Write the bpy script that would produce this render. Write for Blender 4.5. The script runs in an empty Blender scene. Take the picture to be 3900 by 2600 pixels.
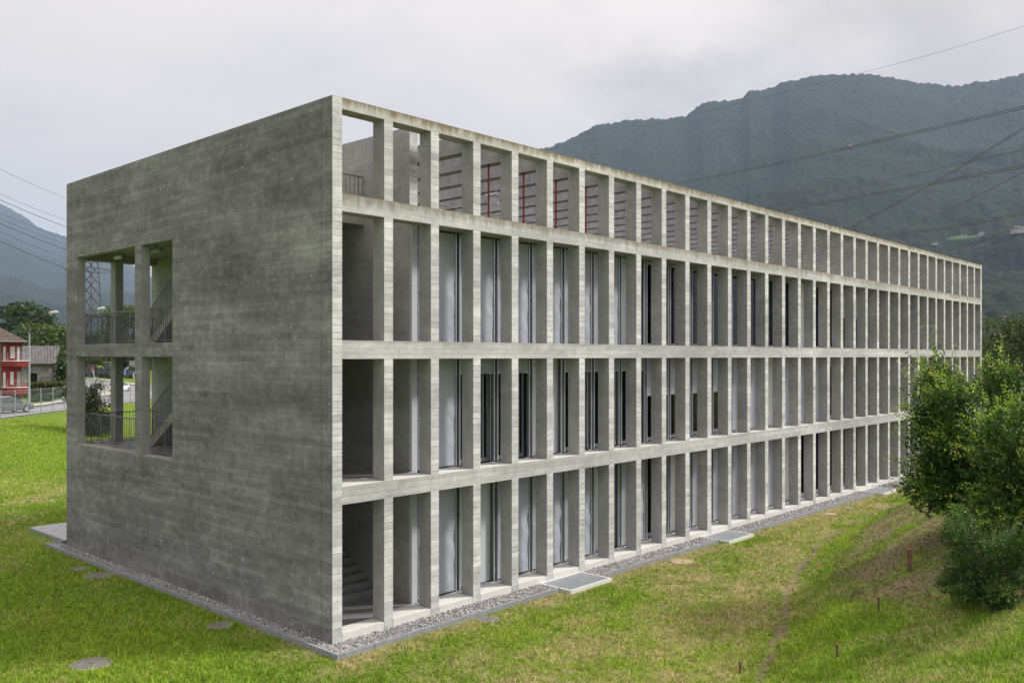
import bpy, math, random
import numpy as np
from mathutils import Vector
random.seed(7); rng=np.random.default_rng(11)
SC=bpy.context.scene; COL=SC.collection
# ------------------------------------------------------------------ survey of the site
F,HY,CX,CY,CZ,YAW=3359.57,1354.19,-12.503,-17.363,6.805,0.7458
CC,SS=math.cos(YAW),math.sin(YAW)
P=1.5713; W=.2824; WD=16.12; NC=35; LX=(NC-1)*P+W; HB=13.0
def rd(r,d,z=0): return Vector((CX+d*CC+r*SS, CY+d*SS-r*CC, z))          # right/depth from the survey point -> site
def at(px,py,d): return rd((px-1950)/F*d, d, CZ+(HY-py)/F*d)               # a surveyed bearing at distance d
# ------------------------------------------------------------------ numpy noise
def _h(ix,iy,s):
    n=(ix.astype(np.int64)*374761393+iy.astype(np.int64)*668265263+s*1442695041)&0x7fffffff
    n=((n^(n>>13))*1274126177)&0x7fffffff
    return ((n^(n>>16))&0xffff)/65535.
def vn(x,y,s=0):
    x=np.asarray(x,float);y=np.asarray(y,float)
    ix=np.floor(x);iy=np.floor(y);fx=x-ix;fy=y-iy;fx=fx*fx*(3-2*fx);fy=fy*fy*(3-2*fy)
    a=_h(ix,iy,s);b=_h(ix+1,iy,s);c=_h(ix,iy+1,s);d=_h(ix+1,iy+1,s)
    return (a*(1-fx)+b*fx)*(1-fy)+(c*(1-fx)+d*fx)*fy
def fbm(x,y,o=4,s=0):
    t=0;a=.5;n=0
    for k in range(o): t=t+a*vn(np.asarray(x)*2**k,np.asarray(y)*2**k,s+k*17);n+=a;a*=.5
    return t/n
def sst(a,b,x):
    t=np.clip((x-a)/(b-a),0,1);return t*t*(3-2*t)
# ------------------------------------------------------------------ terrain
TX=np.array([-60,-20,0,3,4.9,8,11.6,14.9,19.4,25,34,50,70,120.]);TY=np.array([-14,-12,-9.6,-8.9,-8.4,-7.4,-5.9,-4.7,-3.5,-2.75,-2.35,-2.0,-2.,-2.])
def toe(x): return np.interp(x,TX,TY)
def hgt(x,y):
    x=np.asarray(x,float);y=np.asarray(y,float)
    d=(x-CX)*CC+(y-CY)*SS; r=(x-CX)*SS-(y-CY)*CC
    z=-.12+0*x
    z=z+1.67*sst(-27,-41.5,r)*sst(10,40,d)                                   # bank up to the road
    z=z+sst(212,330,d)*sst(-20,-60,r)*3.0
    z=z+(.1*(fbm(x*.15,y*.15,3,5)-.5)+.03*(fbm(x*.9,y*.9,2,9)-.5))*sst(.6,2.5,np.maximum(-y-.2,np.maximum(-x-.1,y-WD-5)))
    u=toe(x)-y
    z=z+np.clip(.41*u*sst(0,1.2,u)-.012*np.clip(u-4,0,20)**2,0,2.7)*(u>0)+.10*(fbm(x*.7,y*.7,3,3)-.5)*sst(.4,2,u)-.05*np.exp(-((u+.05)/.18)**2)
    return z
def h1(x,y): return float(hgt(np.array([x]),np.array([y]))[0])
def hit(px,py):
    q=(px-1950)/F; s=(HY-py)/F; d=8.
    while d<400:
        v=rd(q*d,d,CZ+s*d)
        if v.z<=h1(v.x,v.y): return Vector((v.x,v.y,h1(v.x,v.y))),d
        d+=.05
    return v,d
# ------------------------------------------------------------------ mesh building
class MB:
    def __init__(s): s.v=[];s.f=[];s.m=[]
    def add(s,v,f,m=0):
        o=len(s.v); s.v+=[tuple(q) for q in v]; s.f+=[tuple(i+o for i in g) for g in f]; s.m+=[m]*len(f) if isinstance(m,int) else list(m); return s
    def box(s,x0,x1,y0,y1,z0,z1,m=0):      # m: int or (bottom,top,-y,+x,+y,-x)
        s.add([(x0,y0,z0),(x1,y0,z0),(x1,y1,z0),(x0,y1,z0),(x0,y0,z1),(x1,y0,z1),(x1,y1,z1),(x0,y1,z1)],
              [(0,3,2,1),(4,5,6,7),(0,1,5,4),(1,2,6,5),(2,3,7,6),(3,0,4,7)],m); return s
    def obox(s,c,ax,ay,hx,hy,z0,z1,m=0):    # box turned in plan; ax, ay unit vectors
        V=[]
        for z in (z0,z1):
            for a,b in((-1,-1),(1,-1),(1,1),(-1,1)): V.append((c[0]+ax[0]*hx*a+ay[0]*hy*b,c[1]+ax[1]*hx*a+ay[1]*hy*b,z))
        s.add(V,[(0,3,2,1),(4,5,6,7),(0,1,5,4),(1,2,6,5),(2,3,7,6),(3,0,4,7)],m); return s
    def tube(s,pts,r,n=6,m=0,cap=True):
        pts=[Vector(p) for p in pts]; k=len(pts); rs=r if isinstance(r,(list,tuple)) else [r]*k; V=[]; Fc=[]
        up=Vector((0,0,1))
        for i,p in enumerate(pts):
            t=(pts[min(i+1,k-1)]-pts[max(i-1,0)]).normalized(); a=t.cross(up if abs(t.z)<.9 else Vector((1,0,0))).normalized(); b=t.cross(a)
            for j in range(n):
                w=2*math.pi*j/n; V.append(p+(a*math.cos(w)+b*math.sin(w))*rs[i])
        for i in range(k-1):
            for j in range(n): Fc.append((i*n+j,i*n+(j+1)%n,(i+1)*n+(j+1)%n,(i+1)*n+j))
        if cap: Fc.append(tuple(range(n))[::-1]); Fc.append(tuple((k-1)*n+j for j in range(n)))
        s.add(V,Fc,m); return s
    def disc(s,c,r,z0,z1,n=32,m=0):
        return s.tube([(c[0],c[1],z0),(c[0],c[1],z1)],r,n,m)
    def build(s,name,mats,parent=None,smooth=False,loc=None):
        me=bpy.data.meshes.new(name); v=s.v
        if loc is not None: v=[(a-loc[0],b-loc[1],c-loc[2]) for a,b,c in v]
        me.from_pydata(v,[],s.f)
        for m in (mats if isinstance(mats,(list,tuple)) else [mats]): me.materials.append(m)
        me.polygons.foreach_set('material_index',s.m)
        if smooth: me.polygons.foreach_set('use_smooth',[True]*len(s.f))
        me.update(); o=bpy.data.objects.new(name,me); COL.objects.link(o)
        if parent: o.parent=parent
        elif loc is not None: o.location=loc
        return o
def npmesh(name,V,Fa,mats,mi=None,parent=None,attrs=None,smooth=False):
    me=bpy.data.meshes.new(name); V=np.asarray(V,np.float32);Fa=np.asarray(Fa,np.int32);k=Fa.shape[1]
    me.vertices.add(len(V));me.vertices.foreach_set('co',V.ravel())
    me.loops.add(Fa.size);me.loops.foreach_set('vertex_index',Fa.ravel())
    me.polygons.add(len(Fa));me.polygons.foreach_set('loop_start',np.arange(0,Fa.size,k,dtype=np.int32))
    try: me.polygons.foreach_set('loop_total',np.full(len(Fa),k,np.int32))
    except Exception: pass
    for m in (mats if isinstance(mats,(list,tuple)) else [mats]): me.materials.append(m)
    if mi is not None: me.polygons.foreach_set('material_index',np.asarray(mi,np.int32))
    if smooth: me.polygons.foreach_set('use_smooth',np.ones(len(Fa),bool))
    for nm,arr in (attrs or {}).items():
        if arr.ndim==1: a=me.attributes.new(nm,'FLOAT','POINT');a.data.foreach_set('value',arr.astype(np.float32))
        else: a=me.attributes.new(nm,'FLOAT_VECTOR','POINT');a.data.foreach_set('vector',arr.astype(np.float32).ravel())
    me.update(calc_edges=True);me.validate()
    o=bpy.data.objects.new(name,me);COL.objects.link(o)
    if parent: o.parent=parent
    return o
def tag(o,label,cat=None,group=None,kind=None):
    if label:o['label']=label
    if cat:o['category']=cat
    if group:o['group']=group
    if kind:o['kind']=kind
    return o
def empty(name,loc=(0,0,0),rz=0):
    o=bpy.data.objects.new(name,None);COL.objects.link(o);o.location=loc;o.rotation_euler=(0,0,rz);o.empty_display_size=.3;return o
def copytree(o,parent=None):
    c=o.copy();COL.objects.link(c);c.parent=parent
    for ch in o.children: copytree(ch,c)
    return c
# ------------------------------------------------------------------ materials
class NT:
    def __init__(s,name,rough=.8,spec=.3):
        s.m=bpy.data.materials.new(name);s.m.use_nodes=True;s.t=s.m.node_tree;s.b=s.t.nodes['Principled BSDF']
        s.b.inputs['Roughness'].default_value=rough;s.b.inputs['Specular IOR Level'].default_value=spec
        s.tc=None
    def n(s,ty,**k):
        a=s.t.nodes.new(ty)
        for q,v in k.items():setattr(a,q,v)
        return a
    def L(s,a,b):
        if isinstance(a,(int,float)): b.default_value=a
        elif isinstance(a,(tuple,list)): b.default_value=tuple(a)+((1,) if len(a)==3 and b.type=='RGBA' else ())
        else: s.t.links.new(a,b)
    def co(s):
        if not s.tc:s.tc=s.n('ShaderNodeTexCoord').outputs['Object']
        return s.tc
    def xyz(s):
        a=s.n('ShaderNodeSeparateXYZ');s.L(s.co(),a.inputs[0]);return a.outputs
    def comb(s,x,y,z=0):
        a=s.n('ShaderNodeCombineXYZ')
        for i,q in enumerate((x,y,z)):s.L(q,a.inputs[i])
        return a.outputs[0]
    def ma(s,op,a,b=0,c=None,clamp=False):
        q=s.n('ShaderNodeMath',operation=op,use_clamp=clamp);s.L(a,q.inputs[0]);s.L(b,q.inputs[1])
        if c is not None:s.L(c,q.inputs[2])
        return q.outputs[0]
    def vm(s,op,a,b):
        q=s.n('ShaderNodeVectorMath',operation=op);s.L(a,q.inputs[0]);s.L(b,q.inputs[1]);return q.outputs[0]
    def noise(s,v,sc,det=3,ro=.55):
        q=s.n('ShaderNodeTexNoise');s.L(v,q.inputs['Vector']);q.inputs['Scale'].default_value=sc;q.inputs['Detail'].default_value=det;q.inputs['Roughness'].default_value=ro;return q.outputs[0]
    def vor(s,v,sc,out='Distance',feature='F1'):
        q=s.n('ShaderNodeTexVoronoi',feature=feature);s.L(v,q.inputs['Vector']);q.inputs['Scale'].default_value=sc;return q.outputs[out]
    def ramp(s,f,*st):
        q=s.n('ShaderNodeValToRGB');e=q.color_ramp.elements;s.L(f,q.inputs[0])
        while len(e)<len(st):e.new(.5)
        for i,(p,c) in enumerate(st):
            e[i].position=p;e[i].color=(c,c,c,1) if isinstance(c,(int,float)) else tuple(c)+(1,)
        return q.outputs[0]
    def mix(s,f,a,b,bl='MIX'):
        q=s.n('ShaderNodeMix',data_type='RGBA',blend_type=bl);s.L(f,q.inputs[0]);s.L(a,q.inputs[6]);s.L(b,q.inputs[7]);return q.outputs[2]
    def bump(s,h,st=.3,d=.01):
        q=s.n('ShaderNodeBump');q.inputs['Strength'].default_value=st;q.inputs['Distance'].default_value=d;s.L(h,q.inputs['Height']);s.t.links.new(q.outputs[0],s.b.inputs['Normal'])
    def col(s,c): s.L(c,s.b.inputs['Base Color']);return s
def plain(name,c,rough=.6,metal=0,spec=.4,var=.12,sc=6):
    t=NT(name,rough,spec);t.b.inputs['Metallic'].default_value=metal
    n=t.noise(t.co(),sc,4);k=t.ramp(n,(.3,1-var),(.7,1+var))
    t.col(t.mix(1,c,k,'MULTIPLY'));return t.m
def concrete(name,base,axis,row=.11,width=2.4,contrast=.12,mot=.18,stains=(),ties=True,line=.45,knots=0,vert=False,grain=.10,joints=(),gz=38,percol=False):
    t=NT(name,.88,.2);X,Y,Z=t.xyz();u={'x':X,'y':Y}[axis] if axis in 'xy' else t.ma('ADD',X,Y)
    wob=t.noise(t.comb(t.ma('MULTIPLY',u,.5),t.ma('MULTIPLY',Z,.5),0),1.3,2)
    z2=t.ma('ADD',Z,t.ma('MULTIPLY',wob,.03 if not knots else .10))
    v=t.comb(t.ma('MULTIPLY',t.ma('FLOOR',t.ma('DIVIDE',t.ma('ADD',u,.3),P)),60.) if percol else u,z2,0)
    if percol: v=t.vm('ADD',v,(9.3,0,0))
    br=t.n('ShaderNodeTexBrick',offset=.43,offset_frequency=3,squash=1.3,squash_frequency=5);t.L(v,br.inputs['Vector'])
    for k,q in (('Scale',1.),('Mortar Size',.005),('Mortar Smooth',.25),('Bias',0.),('Brick Width',width),('Row Height',row)):br.inputs[k].default_value=q
    lo,hi=1-contrast,1+contrast
    br.inputs['Color1'].default_value=(lo,lo,lo,1);br.inputs['Color2'].default_value=(hi,hi,hi,1);br.inputs['Mortar'].default_value=(1,1,1,1)
    m1=t.noise(t.comb(t.ma('MULTIPLY',u,.7),t.ma('MULTIPLY',Z,1.5),.3),.55,5,.65);m2=t.noise(t.comb(u,Z,2.),3.2,5,.65)
    g=t.noise(t.comb(t.ma('MULTIPLY',u,16 if vert else 1.4),t.ma('MULTIPLY',Z,.9 if vert else gz),0),1.,4,.6)
    c=t.mix(1,base,t.ramp(m1,(.25,1-mot),(.75,1+mot)),'MULTIPLY')
    m0=t.noise(t.comb(t.ma('MULTIPLY',u,.22),t.ma('MULTIPLY',Z,1.1),6.),.6,3,.6)
    c=t.mix(1,c,t.ramp(m0,(.35,1-mot*.55),(.65,1+mot*.55)),'MULTIPLY')
    c=t.mix(1,c,t.ramp(m2,(.25,1-mot*.8),(.75,1+mot*.8)),'MULTIPLY')
    c=t.mix(1,c,t.ramp(g,(.3,1-grain),(.7,1+grain)),'MULTIPLY')
    hsum=g
    if not vert or knots==0 and line>0:
        if row: c=t.mix(1,c,br.outputs['Color'],'MULTIPLY')
    if line>0:
        nz=t.noise(t.comb(u,Z,5.),.9,3);lm=t.ma('MULTIPLY',br.outputs['Fac'],t.ramp(nz,(.38,.15),(.62,line*1.6)))
        c=t.mix(lm,c,(.05,.05,.045))
        hsum=t.ma('SUBTRACT',t.ma('MULTIPLY',g,.35),t.ma('MULTIPLY',br.outputs['Fac'],1.))
    if knots:
        kn=t.noise(t.comb(t.ma('MULTIPLY',u,5),t.ma('MULTIPLY',Z,8),1.),1.,2);c=t.mix(t.ramp(kn,(.66,0.),(.80,knots)),c,(.10,.095,.08))
        pit=t.vor(t.comb(u,Z,0),7.);c=t.mix(t.ramp(pit,(.035,.6),(.07,0.)),c,(.06,.06,.05))
    if mot>0:                       # pale lime blooms and dark run marks
        st=t.noise(t.comb(t.ma('MULTIPLY',u,4.5),t.ma('MULTIPLY',Z,.45),3.),1.,5,.7)
        c=t.mix(t.ramp(st,(.58,0.),(.78,.30)),c,(.12,.12,.105))
        bl=t.noise(t.comb(t.ma('MULTIPLY',u,2.2),t.ma('MULTIPLY',Z,3.),9.),1.,4,.6)
        c=t.mix(t.ramp(bl,(.57,0.),(.76,.38 if axis!='y' else .42)),c,(.52,.53,.50) if axis!='y' else (.40,.40,.39))
    if ties:
        fu=t.ma('SUBTRACT',t.ma('FRACT',t.ma('DIVIDE',t.ma('ADD',u,t.ma('MULTIPLY',wob,.5)),.785)),.5);fz=t.ma('SUBTRACT',t.ma('FRACT',t.ma('DIVIDE',t.ma('ADD',Z,.23),.62)),.5)
        dd=t.ma('SQRT',t.ma('ADD',t.ma('POWER',t.ma('MULTIPLY',fu,.785),2),t.ma('POWER',t.ma('MULTIPLY',fz,.62),2)))
        cell=t.noise(t.comb(t.ma('FLOOR',t.ma('DIVIDE',u,.785)),t.ma('FLOOR',t.ma('DIVIDE',t.ma('ADD',Z,.23),.62)),0),1.7,0)
        c=t.mix(t.ma('MULTIPLY',t.ramp(dd,(.026,1.),(.042,0.)),t.ramp(cell,(.47,0.),(.60,.55))),c,(.5,.5,.48))
    for jy in joints:
        c=t.mix(t.ma('LESS_THAN',t.ma('ABSOLUTE',t.ma('SUBTRACT',u,jy)),.007),c,(.04,.04,.04))
    for (zt,dep,amt) in stains:     # rust-brown run-off below a ledge
        k=t.ma('SUBTRACT',1.,t.ma('DIVIDE',t.ma('SUBTRACT',zt,Z),dep),clamp=True)
        below=t.ma('LESS_THAN',Z,zt+.01)
        sn=t.noise(t.comb(t.ma('MULTIPLY',u,5.5),t.ma('MULTIPLY',Z,.8),7.),1.,4,.7)
        mk=t.ma('MULTIPLY',below,t.ramp(t.ma('ADD',t.ma('MULTIPLY',k,.5),sn),(.70,0.),(.98,amt)))
        c=t.mix(mk,c,(.21,.17,.095))
    t.col(c);t.bump(hsum,.35,.006);return t.m
M={}
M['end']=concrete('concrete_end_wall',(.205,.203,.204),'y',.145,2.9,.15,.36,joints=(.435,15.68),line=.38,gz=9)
M['band']=concrete('concrete_band',(.45,.453,.443),'x',.143,3.6,.10,.20,gz=20,stains=((10.701,.43,.75),(7.176,.3,.22),(3.656,.3,.2)),line=.35)
M['top']=concrete('concrete_top_band',(.48,.47,.43),'x',.14,3.6,.07,.16,stains=((13.0,.34,1.),),ties=False,line=.25)
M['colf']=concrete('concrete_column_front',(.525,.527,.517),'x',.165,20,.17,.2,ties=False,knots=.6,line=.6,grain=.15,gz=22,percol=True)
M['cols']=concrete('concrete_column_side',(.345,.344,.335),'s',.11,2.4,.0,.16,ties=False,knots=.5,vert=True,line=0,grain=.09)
M['core']=concrete('concrete_core',(.36,.36,.345),'y',.62,2.6,.04,.2,ties=True,line=.35)
M['bsoff']=plain('beam_soffit_shade',(.17,.15,.115),.9,var=.2,sc=1.)  # shade under the roof beams is put into this darker brown
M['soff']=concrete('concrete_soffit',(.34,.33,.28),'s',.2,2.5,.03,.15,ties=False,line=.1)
M['beam']=concrete('concrete_roof_beam',(.32,.32,.32),'y',.2,5.,.0,.25,stains=((13.0,.5,.5),),ties=False,vert=True,line=0)
M['sill']=plain('precast_sill',(.62,.61,.58),.7,var=.05,sc=3)
M['floor']=plain('screed_floor',(.20,.20,.205),.5,var=.08,sc=2)
M['alu']=plain('aluminium_rail',(.50,.53,.56),.35,.7,var=.05)
M['panel']=plain('grey_coated_panel',(.50,.53,.55),.4,.0,var=.03)
M['panel2']=plain('pale_coated_panel',(.60,.62,.63),.4,.0,var=.03)
M['gap_dark']=plain('dark_gap',(.075,.085,.09),.7)  # dark tone for panel seams and for painted shade in the rail gaps
M['rail']=plain('railing_steel',(.16,.16,.165),.45,.3,var=.1)
M['red']=plain('red_pipe',(.24,.025,.02),.4,var=.1)
M['galv']=plain('galvanised',(.42,.44,.46),.45,.6,var=.15,sc=20)
M['kerb']=plain('kerb_stone',(.25,.26,.28),.7,var=.2,sc=5)
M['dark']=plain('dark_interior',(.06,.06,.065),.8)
M['desk']=plain('desk_white',(.5,.5,.5),.5)
M['teal']=plain('teal_film',(.25,.45,.42),.3)
M['lampb']=plain('lamp_grey',(.22,.23,.24),.4)
def m_fabric():
    t=NT('blind_fabric',.62,.3);X,Y,Z=t.xyz()
    n=t.noise(t.comb(t.ma('MULTIPLY',X,1.),Z,0),.7,3);c=t.mix(1,(.40,.42,.475),t.ramp(n,(.3,.88),(.7,1.1)),'MULTIPLY');t.col(c)
    t.bump(t.noise(t.comb(t.ma('MULTIPLY',X,3.),t.ma('MULTIPLY',t.ma('ADD',Z,t.ma('MULTIPLY',X,.7)),3.),0),1.,3),.5,.06);return t.m
M['fabric']=m_fabric()
def m_glass():
    t=NT('window_glass',.03,.5);nt=t.t;o=nt.nodes['Material Output'];nt.nodes.remove(t.b)
    tr=t.n('ShaderNodeBsdfTransparent');tr.inputs[0].default_value=(.62,.68,.68,1);gl=t.n('ShaderNodeBsdfGlossy');gl.inputs['Roughness'].default_value=.03;gl.inputs[0].default_value=(.75,.8,.82,1)
    fr=t.n('ShaderNodeFresnel');fr.inputs[0].default_value=1.45;mx=t.n('ShaderNodeMixShader')
    nt.links.new(fr.outputs[0],mx.inputs[0]);nt.links.new(tr.outputs[0],mx.inputs[1]);nt.links.new(gl.outputs[0],mx.inputs[2]);nt.links.new(mx.outputs[0],o.inputs[0]);return t.m
M['glass']=m_glass()
def m_ground():
    t=NT('lawn_ground',.95,.1);a=t.n('ShaderNodeAttribute',attribute_name='dry').outputs['Fac'];b=t.n('ShaderNodeAttribute',attribute_name='bare').outputs['Fac']
    n1=t.noise(t.co(),3.,5,.7);n2=t.noise(t.co(),17.,4,.7);n3=t.noise(t.co(),.35,3)
    g=t.mix(t.ramp(n2,(.35,0.),(.65,1.)),(.06,.11,.010),(.17,.26,.024))
    g=t.mix(t.ramp(n3,(.4,0.),(.65,.35)),g,(.18,.21,.03))
    s=t.mix(t.ramp(n2,(.35,0.),(.65,1.)),(.22,.17,.09),(.38,.30,.18))
    soil=t.mix(t.ramp(n2,(.3,0.),(.7,1.)),(.11,.085,.05),(.30,.235,.15))
    f=t.ma('ADD',a,t.ma('MULTIPLY',t.ma('SUBTRACT',n1,.5),1.1))
    c=t.mix(t.ramp(f,(.42,0.),(.68,.8)),g,s)
    f2=t.ma('ADD',b,t.ma('MULTIPLY',t.ma('SUBTRACT',n1,.5),.8));c=t.mix(t.ramp(f2,(.4,0.),(.7,.9)),c,soil)
    t.col(c);t.bump(t.ma('ADD',n2,n1),.8,.05);return t.m
M['ground']=m_ground()
def m_attr(name,rough=.7,trans=0,spec=.25,var=.25):
    t=NT(name,rough,spec);a=t.n('ShaderNodeAttribute',attribute_name='tint').outputs['Vector'];r=t.n('ShaderNodeNewGeometry').outputs['Random Per Island']
    t.col(t.mix(1,a,t.ramp(r,(0.,1-var),(1.,1+var)),'MULTIPLY'))
    if trans:
        nt=t.t;o=nt.nodes['Material Output'];tl=t.n('ShaderNodeBsdfTranslucent');nt.links.new(t.b.inputs['Base Color'].links[0].from_socket,tl.inputs[0]);mx=t.n('ShaderNodeMixShader');mx.inputs[0].default_value=trans
        nt.links.new(t.b.outputs[0],mx.inputs[1]);nt.links.new(tl.outputs[0],mx.inputs[2]);nt.links.new(mx.outputs[0],o.inputs[0])
    return t.m
M['blade']=m_attr('grass_blades',.6,.35);M['leaf']=m_attr('leaves',.45,.35,.4);M['stone']=m_attr('gravel_stones',.8,0,.3,.3)
def m_bark():
    t=NT('bark',.9,.1);n=t.noise(t.co(),14,4);t.col(t.mix(n,(.05,.04,.03),(.14,.11,.085)));return t.m
M['bark']=m_bark()
def m_asphalt():
    t=NT('asphalt',.85,.25);n=t.noise(t.co(),.4,4);n2=t.noise(t.co(),40,2);t.col(t.mix(t.ma('ADD',t.ma('MULTIPLY',n,.7),t.ma('MULTIPLY',n2,.3)),(.16,.16,.165),(.27,.27,.275)));return t.m
M['asphalt']=m_asphalt();M['pave']=plain('pavement_concrete',(.38,.36,.34),.85,var=.12,sc=1.5);M['white']=plain('white_paint',(.7,.7,.7),.6)
M['brownkerb']=plain('porphyry_kerb',(.20,.13,.11),.8)
def m_forest():
    t=NT('forest_slope',.95,.05);X,Y,Z=t.xyz();v=t.co()
    cr=t.vor(v,.085);n=t.noise(v,.0035,5,.6);n2=t.noise(v,.03,4,.65)
    c=t.mix(t.ramp(cr,(.1,1.),(.8,0.)),(.009,.013,.008),(.030,.040,.018))
    c=t.mix(t.ramp(n,(.38,0.),(.62,.55)),c,(.016,.026,.012),)
    c=t.mix(t.ramp(n2,(.55,0.),(.72,.45)),c,(.05,.055,.024))
    t.col(c);q=t.ma('ADD',t.ma('MULTIPLY',cr,-1.),t.ma('MULTIPLY',n2,1.5));t.bump(q,.5,4.);return t.m
M['forest']=m_forest()
def m_pavers():
    t=NT('sett_paving',.8,.3);br=t.n('ShaderNodeTexBrick');t.L(t.co(),br.inputs['Vector'])
    for k,q in (('Scale',1.),('Mortar Size',.01),('Brick Width',.2),('Row Height',.1)):br.inputs[k].default_value=q
    br.inputs['Color1'].default_value=(.36,.35,.37,1);br.inputs['Color2'].default_value=(.5,.48,.5,1);br.inputs['Mortar'].default_value=(.18,.18,.18,1)
    t.col(br.outputs[0]);return t.m
M['sett']=m_pavers()
# ------------------------------------------------------------------ ground sheet
def axis(lo,hi,st,far,g=1.13):
    a=list(np.arange(lo,hi+st*.5,st));s=st;x=a[-1]
    up=[]
    while x<far: s*=g;x+=s;up.append(x)
    s=st;x=a[0];dn=[]
    while x>-far: s*=g;x-=s;dn.append(x)
    return np.array(dn[::-1]+a+up)
xs=axis(-12,50,.27,7000);ys=axis(-18,26,.27,7000)
GX,GY=np.meshgrid(xs,ys);GZ=hgt(GX,GY)
def dryf(x,y):
    base=fbm(x*.35,y*.35,4,21)*.55+fbm(x*1.3,y*1.3,3,31)*.45
    strip=np.exp(-((y+1.15)/.35)**2)*(x>-.6)*.22
    fr=(y<0)*(x>0)*.07
    dd=(x-CX)*CC+(y-CY)*SS;rr=(x-CX)*SS-(y-CY)*CC
    swale=sst(6,0,np.abs(rr+24-0*dd))*.05*(rr<-14)
    return np.clip(base+strip+fr+swale-.10-.08*((rr<-24)*1.)-.03*(x<-.5)*(rr>-24)+.025*(y<0)*(x>0)-.10*sst(.3,1.5,toe(x)-y)+.10*np.exp(-((toe(x)-y+.9)/.8)**2)*(x>1),0,1)
def baref(x,y):
    u=toe(x)-y;n=fbm(x*1.1,y*1.1,3,41)
    line=np.exp(-((u-.02+.25*(fbm(x*1.2,y*1.2,2,88)-.5))/.15)**2)*np.clip(1.9*fbm(x*1.1,y*1.1,2,77)-.0,0,1)*(x>1)*(x<30)
    mound=sst(.5,2.6,u)*sst(7.,12.,x+.3*u)*.85*(x<60)
    edge=np.exp(-((y+.86)/.13)**2)*(x>-.5)*.55+np.exp(-((x+.52)/.13)**2)*(y>-1)*(y<17)*.45
    return np.clip((line+mound*np.clip(2.0*n-.16,0.1,1.1)+edge),0,1)
nx,ny=len(xs),len(ys)
I=np.arange(nx*ny).reshape(ny,nx)
Fq=np.stack([I[:-1,:-1],I[:-1,1:],I[1:,1:],I[1:,:-1]],-1).reshape(-1,4)
g=npmesh('ground',np.stack([GX,GY,GZ],-1).reshape(-1,3),Fq,M['ground'],attrs={'dry':dryf(GX,GY).ravel(),'bare':baref(GX,GY).ravel()},smooth=True)
tag(g,'lawn with dry patches sloping up to a bank and a mound',kind='structure')
# ------------------------------------------------------------------ grass blades
def grass():
    N=330000
    d=9.5+ (rng.random(N)**1.15)*62.5; r=(rng.random(N)*1.36-.68)*d
    x=CX+d*CC+r*SS;y=CY+d*SS-r*CC
    ok=~((x>-.5)&(x<54.5)&(y>-.86)&(y<20.6))
    ok&=~((y<-.5)&(y>-1.4)&(((x>7.4)&(x<9.55))|((x>16.7)&(x<18.7))|((x>32.1)&(x<34.2))))
    ok&=(r>-41.8)|(d<20)
    for (mx,my,mr) in MH: ok&=((x-mx)**2+(y-my)**2>mr**2*.86)
    x,y,d,r=x[ok],y[ok],d[ok],r[ok]
    dry=dryf(x,y);bare=baref(x,y);n1=fbm(x*3.,y*3.,2,51)
    keep=(rng.random(len(x))>np.clip((bare-.1)*1.45+(dry-.5)*1.6*(n1),0,.97))|((rng.random(len(x))<.30)&(bare>.25))
    x,y,d,dry,bare,n1=[q[keep] for q in (x,y,d,dry,bare,n1)];n=len(x);z=hgt(x,y)
    k=5;xx=np.repeat(x,k)+rng.normal(0,.022,n*k);yy=np.repeat(y,k)+rng.normal(0,.022,n*k);zz=np.repeat(z,k)-.005
    D=np.repeat(d,k);sc=.75+D/60
    hh=np.repeat(.7+.6*rng.random(n),k)*(.045+.06*rng.random(n*k)**1.5)*np.clip(.65+.7*np.repeat(n1,k),.5,1.5)*(1+.2*(np.repeat(dry,k)<.4));hh*=np.where(rng.random(n*k)<.01,1.8,1)*np.where(np.repeat(bare,k)>.25,.6,1)
    a=rng.random(n*k)*6.283;w=(.0065+.007*rng.random(n*k))*sc;ln=rng.normal(0,.45,n*k)*hh;lm=rng.normal(0,.45,n*k)*hh
    ca,sa=np.cos(a)*w,np.sin(a)*w
    V=np.stack([np.stack([xx-ca,yy-sa,zz],-1),np.stack([xx+ca,yy+sa,zz],-1),np.stack([xx+ln,yy+lm,zz+hh],-1)],1).reshape(-1,3)
    Fa=np.arange(len(V)).reshape(-1,3)
    t=np.clip((np.repeat(dry,k)-.47)*3.2+np.repeat(rng.normal(0,.42,n),k)+rng.normal(0,.15,n*k),0,1)[:,None]
    gr=np.array([.17,.31,.022]);g2=np.array([.40,.50,.055]);stw=np.array([.60,.49,.26])
    y2=fbm(xx*.25,yy*.25,3,61)[:,None]*.9-.1+rng.random((n*k,1))*.25
    C=(gr*(1-np.clip(y2,0,1))+g2*np.clip(y2,0,1))*(1-t)+stw*t
    br=(np.repeat((bare>.25)&(rng.random(n)<.72),k))[:,None]*.85;C=C*(1-br)+np.array([.24,.18,.11])*br;C=C*np.repeat(.55+.9*rng.random(n),k)[:,None]
    o=npmesh('grass',V,Fa,M['blade'],attrs={'tint':np.repeat(C,3,0)})
    tag(o,'short patchy lawn grass, green and straw coloured blades',kind='stuff')
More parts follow.
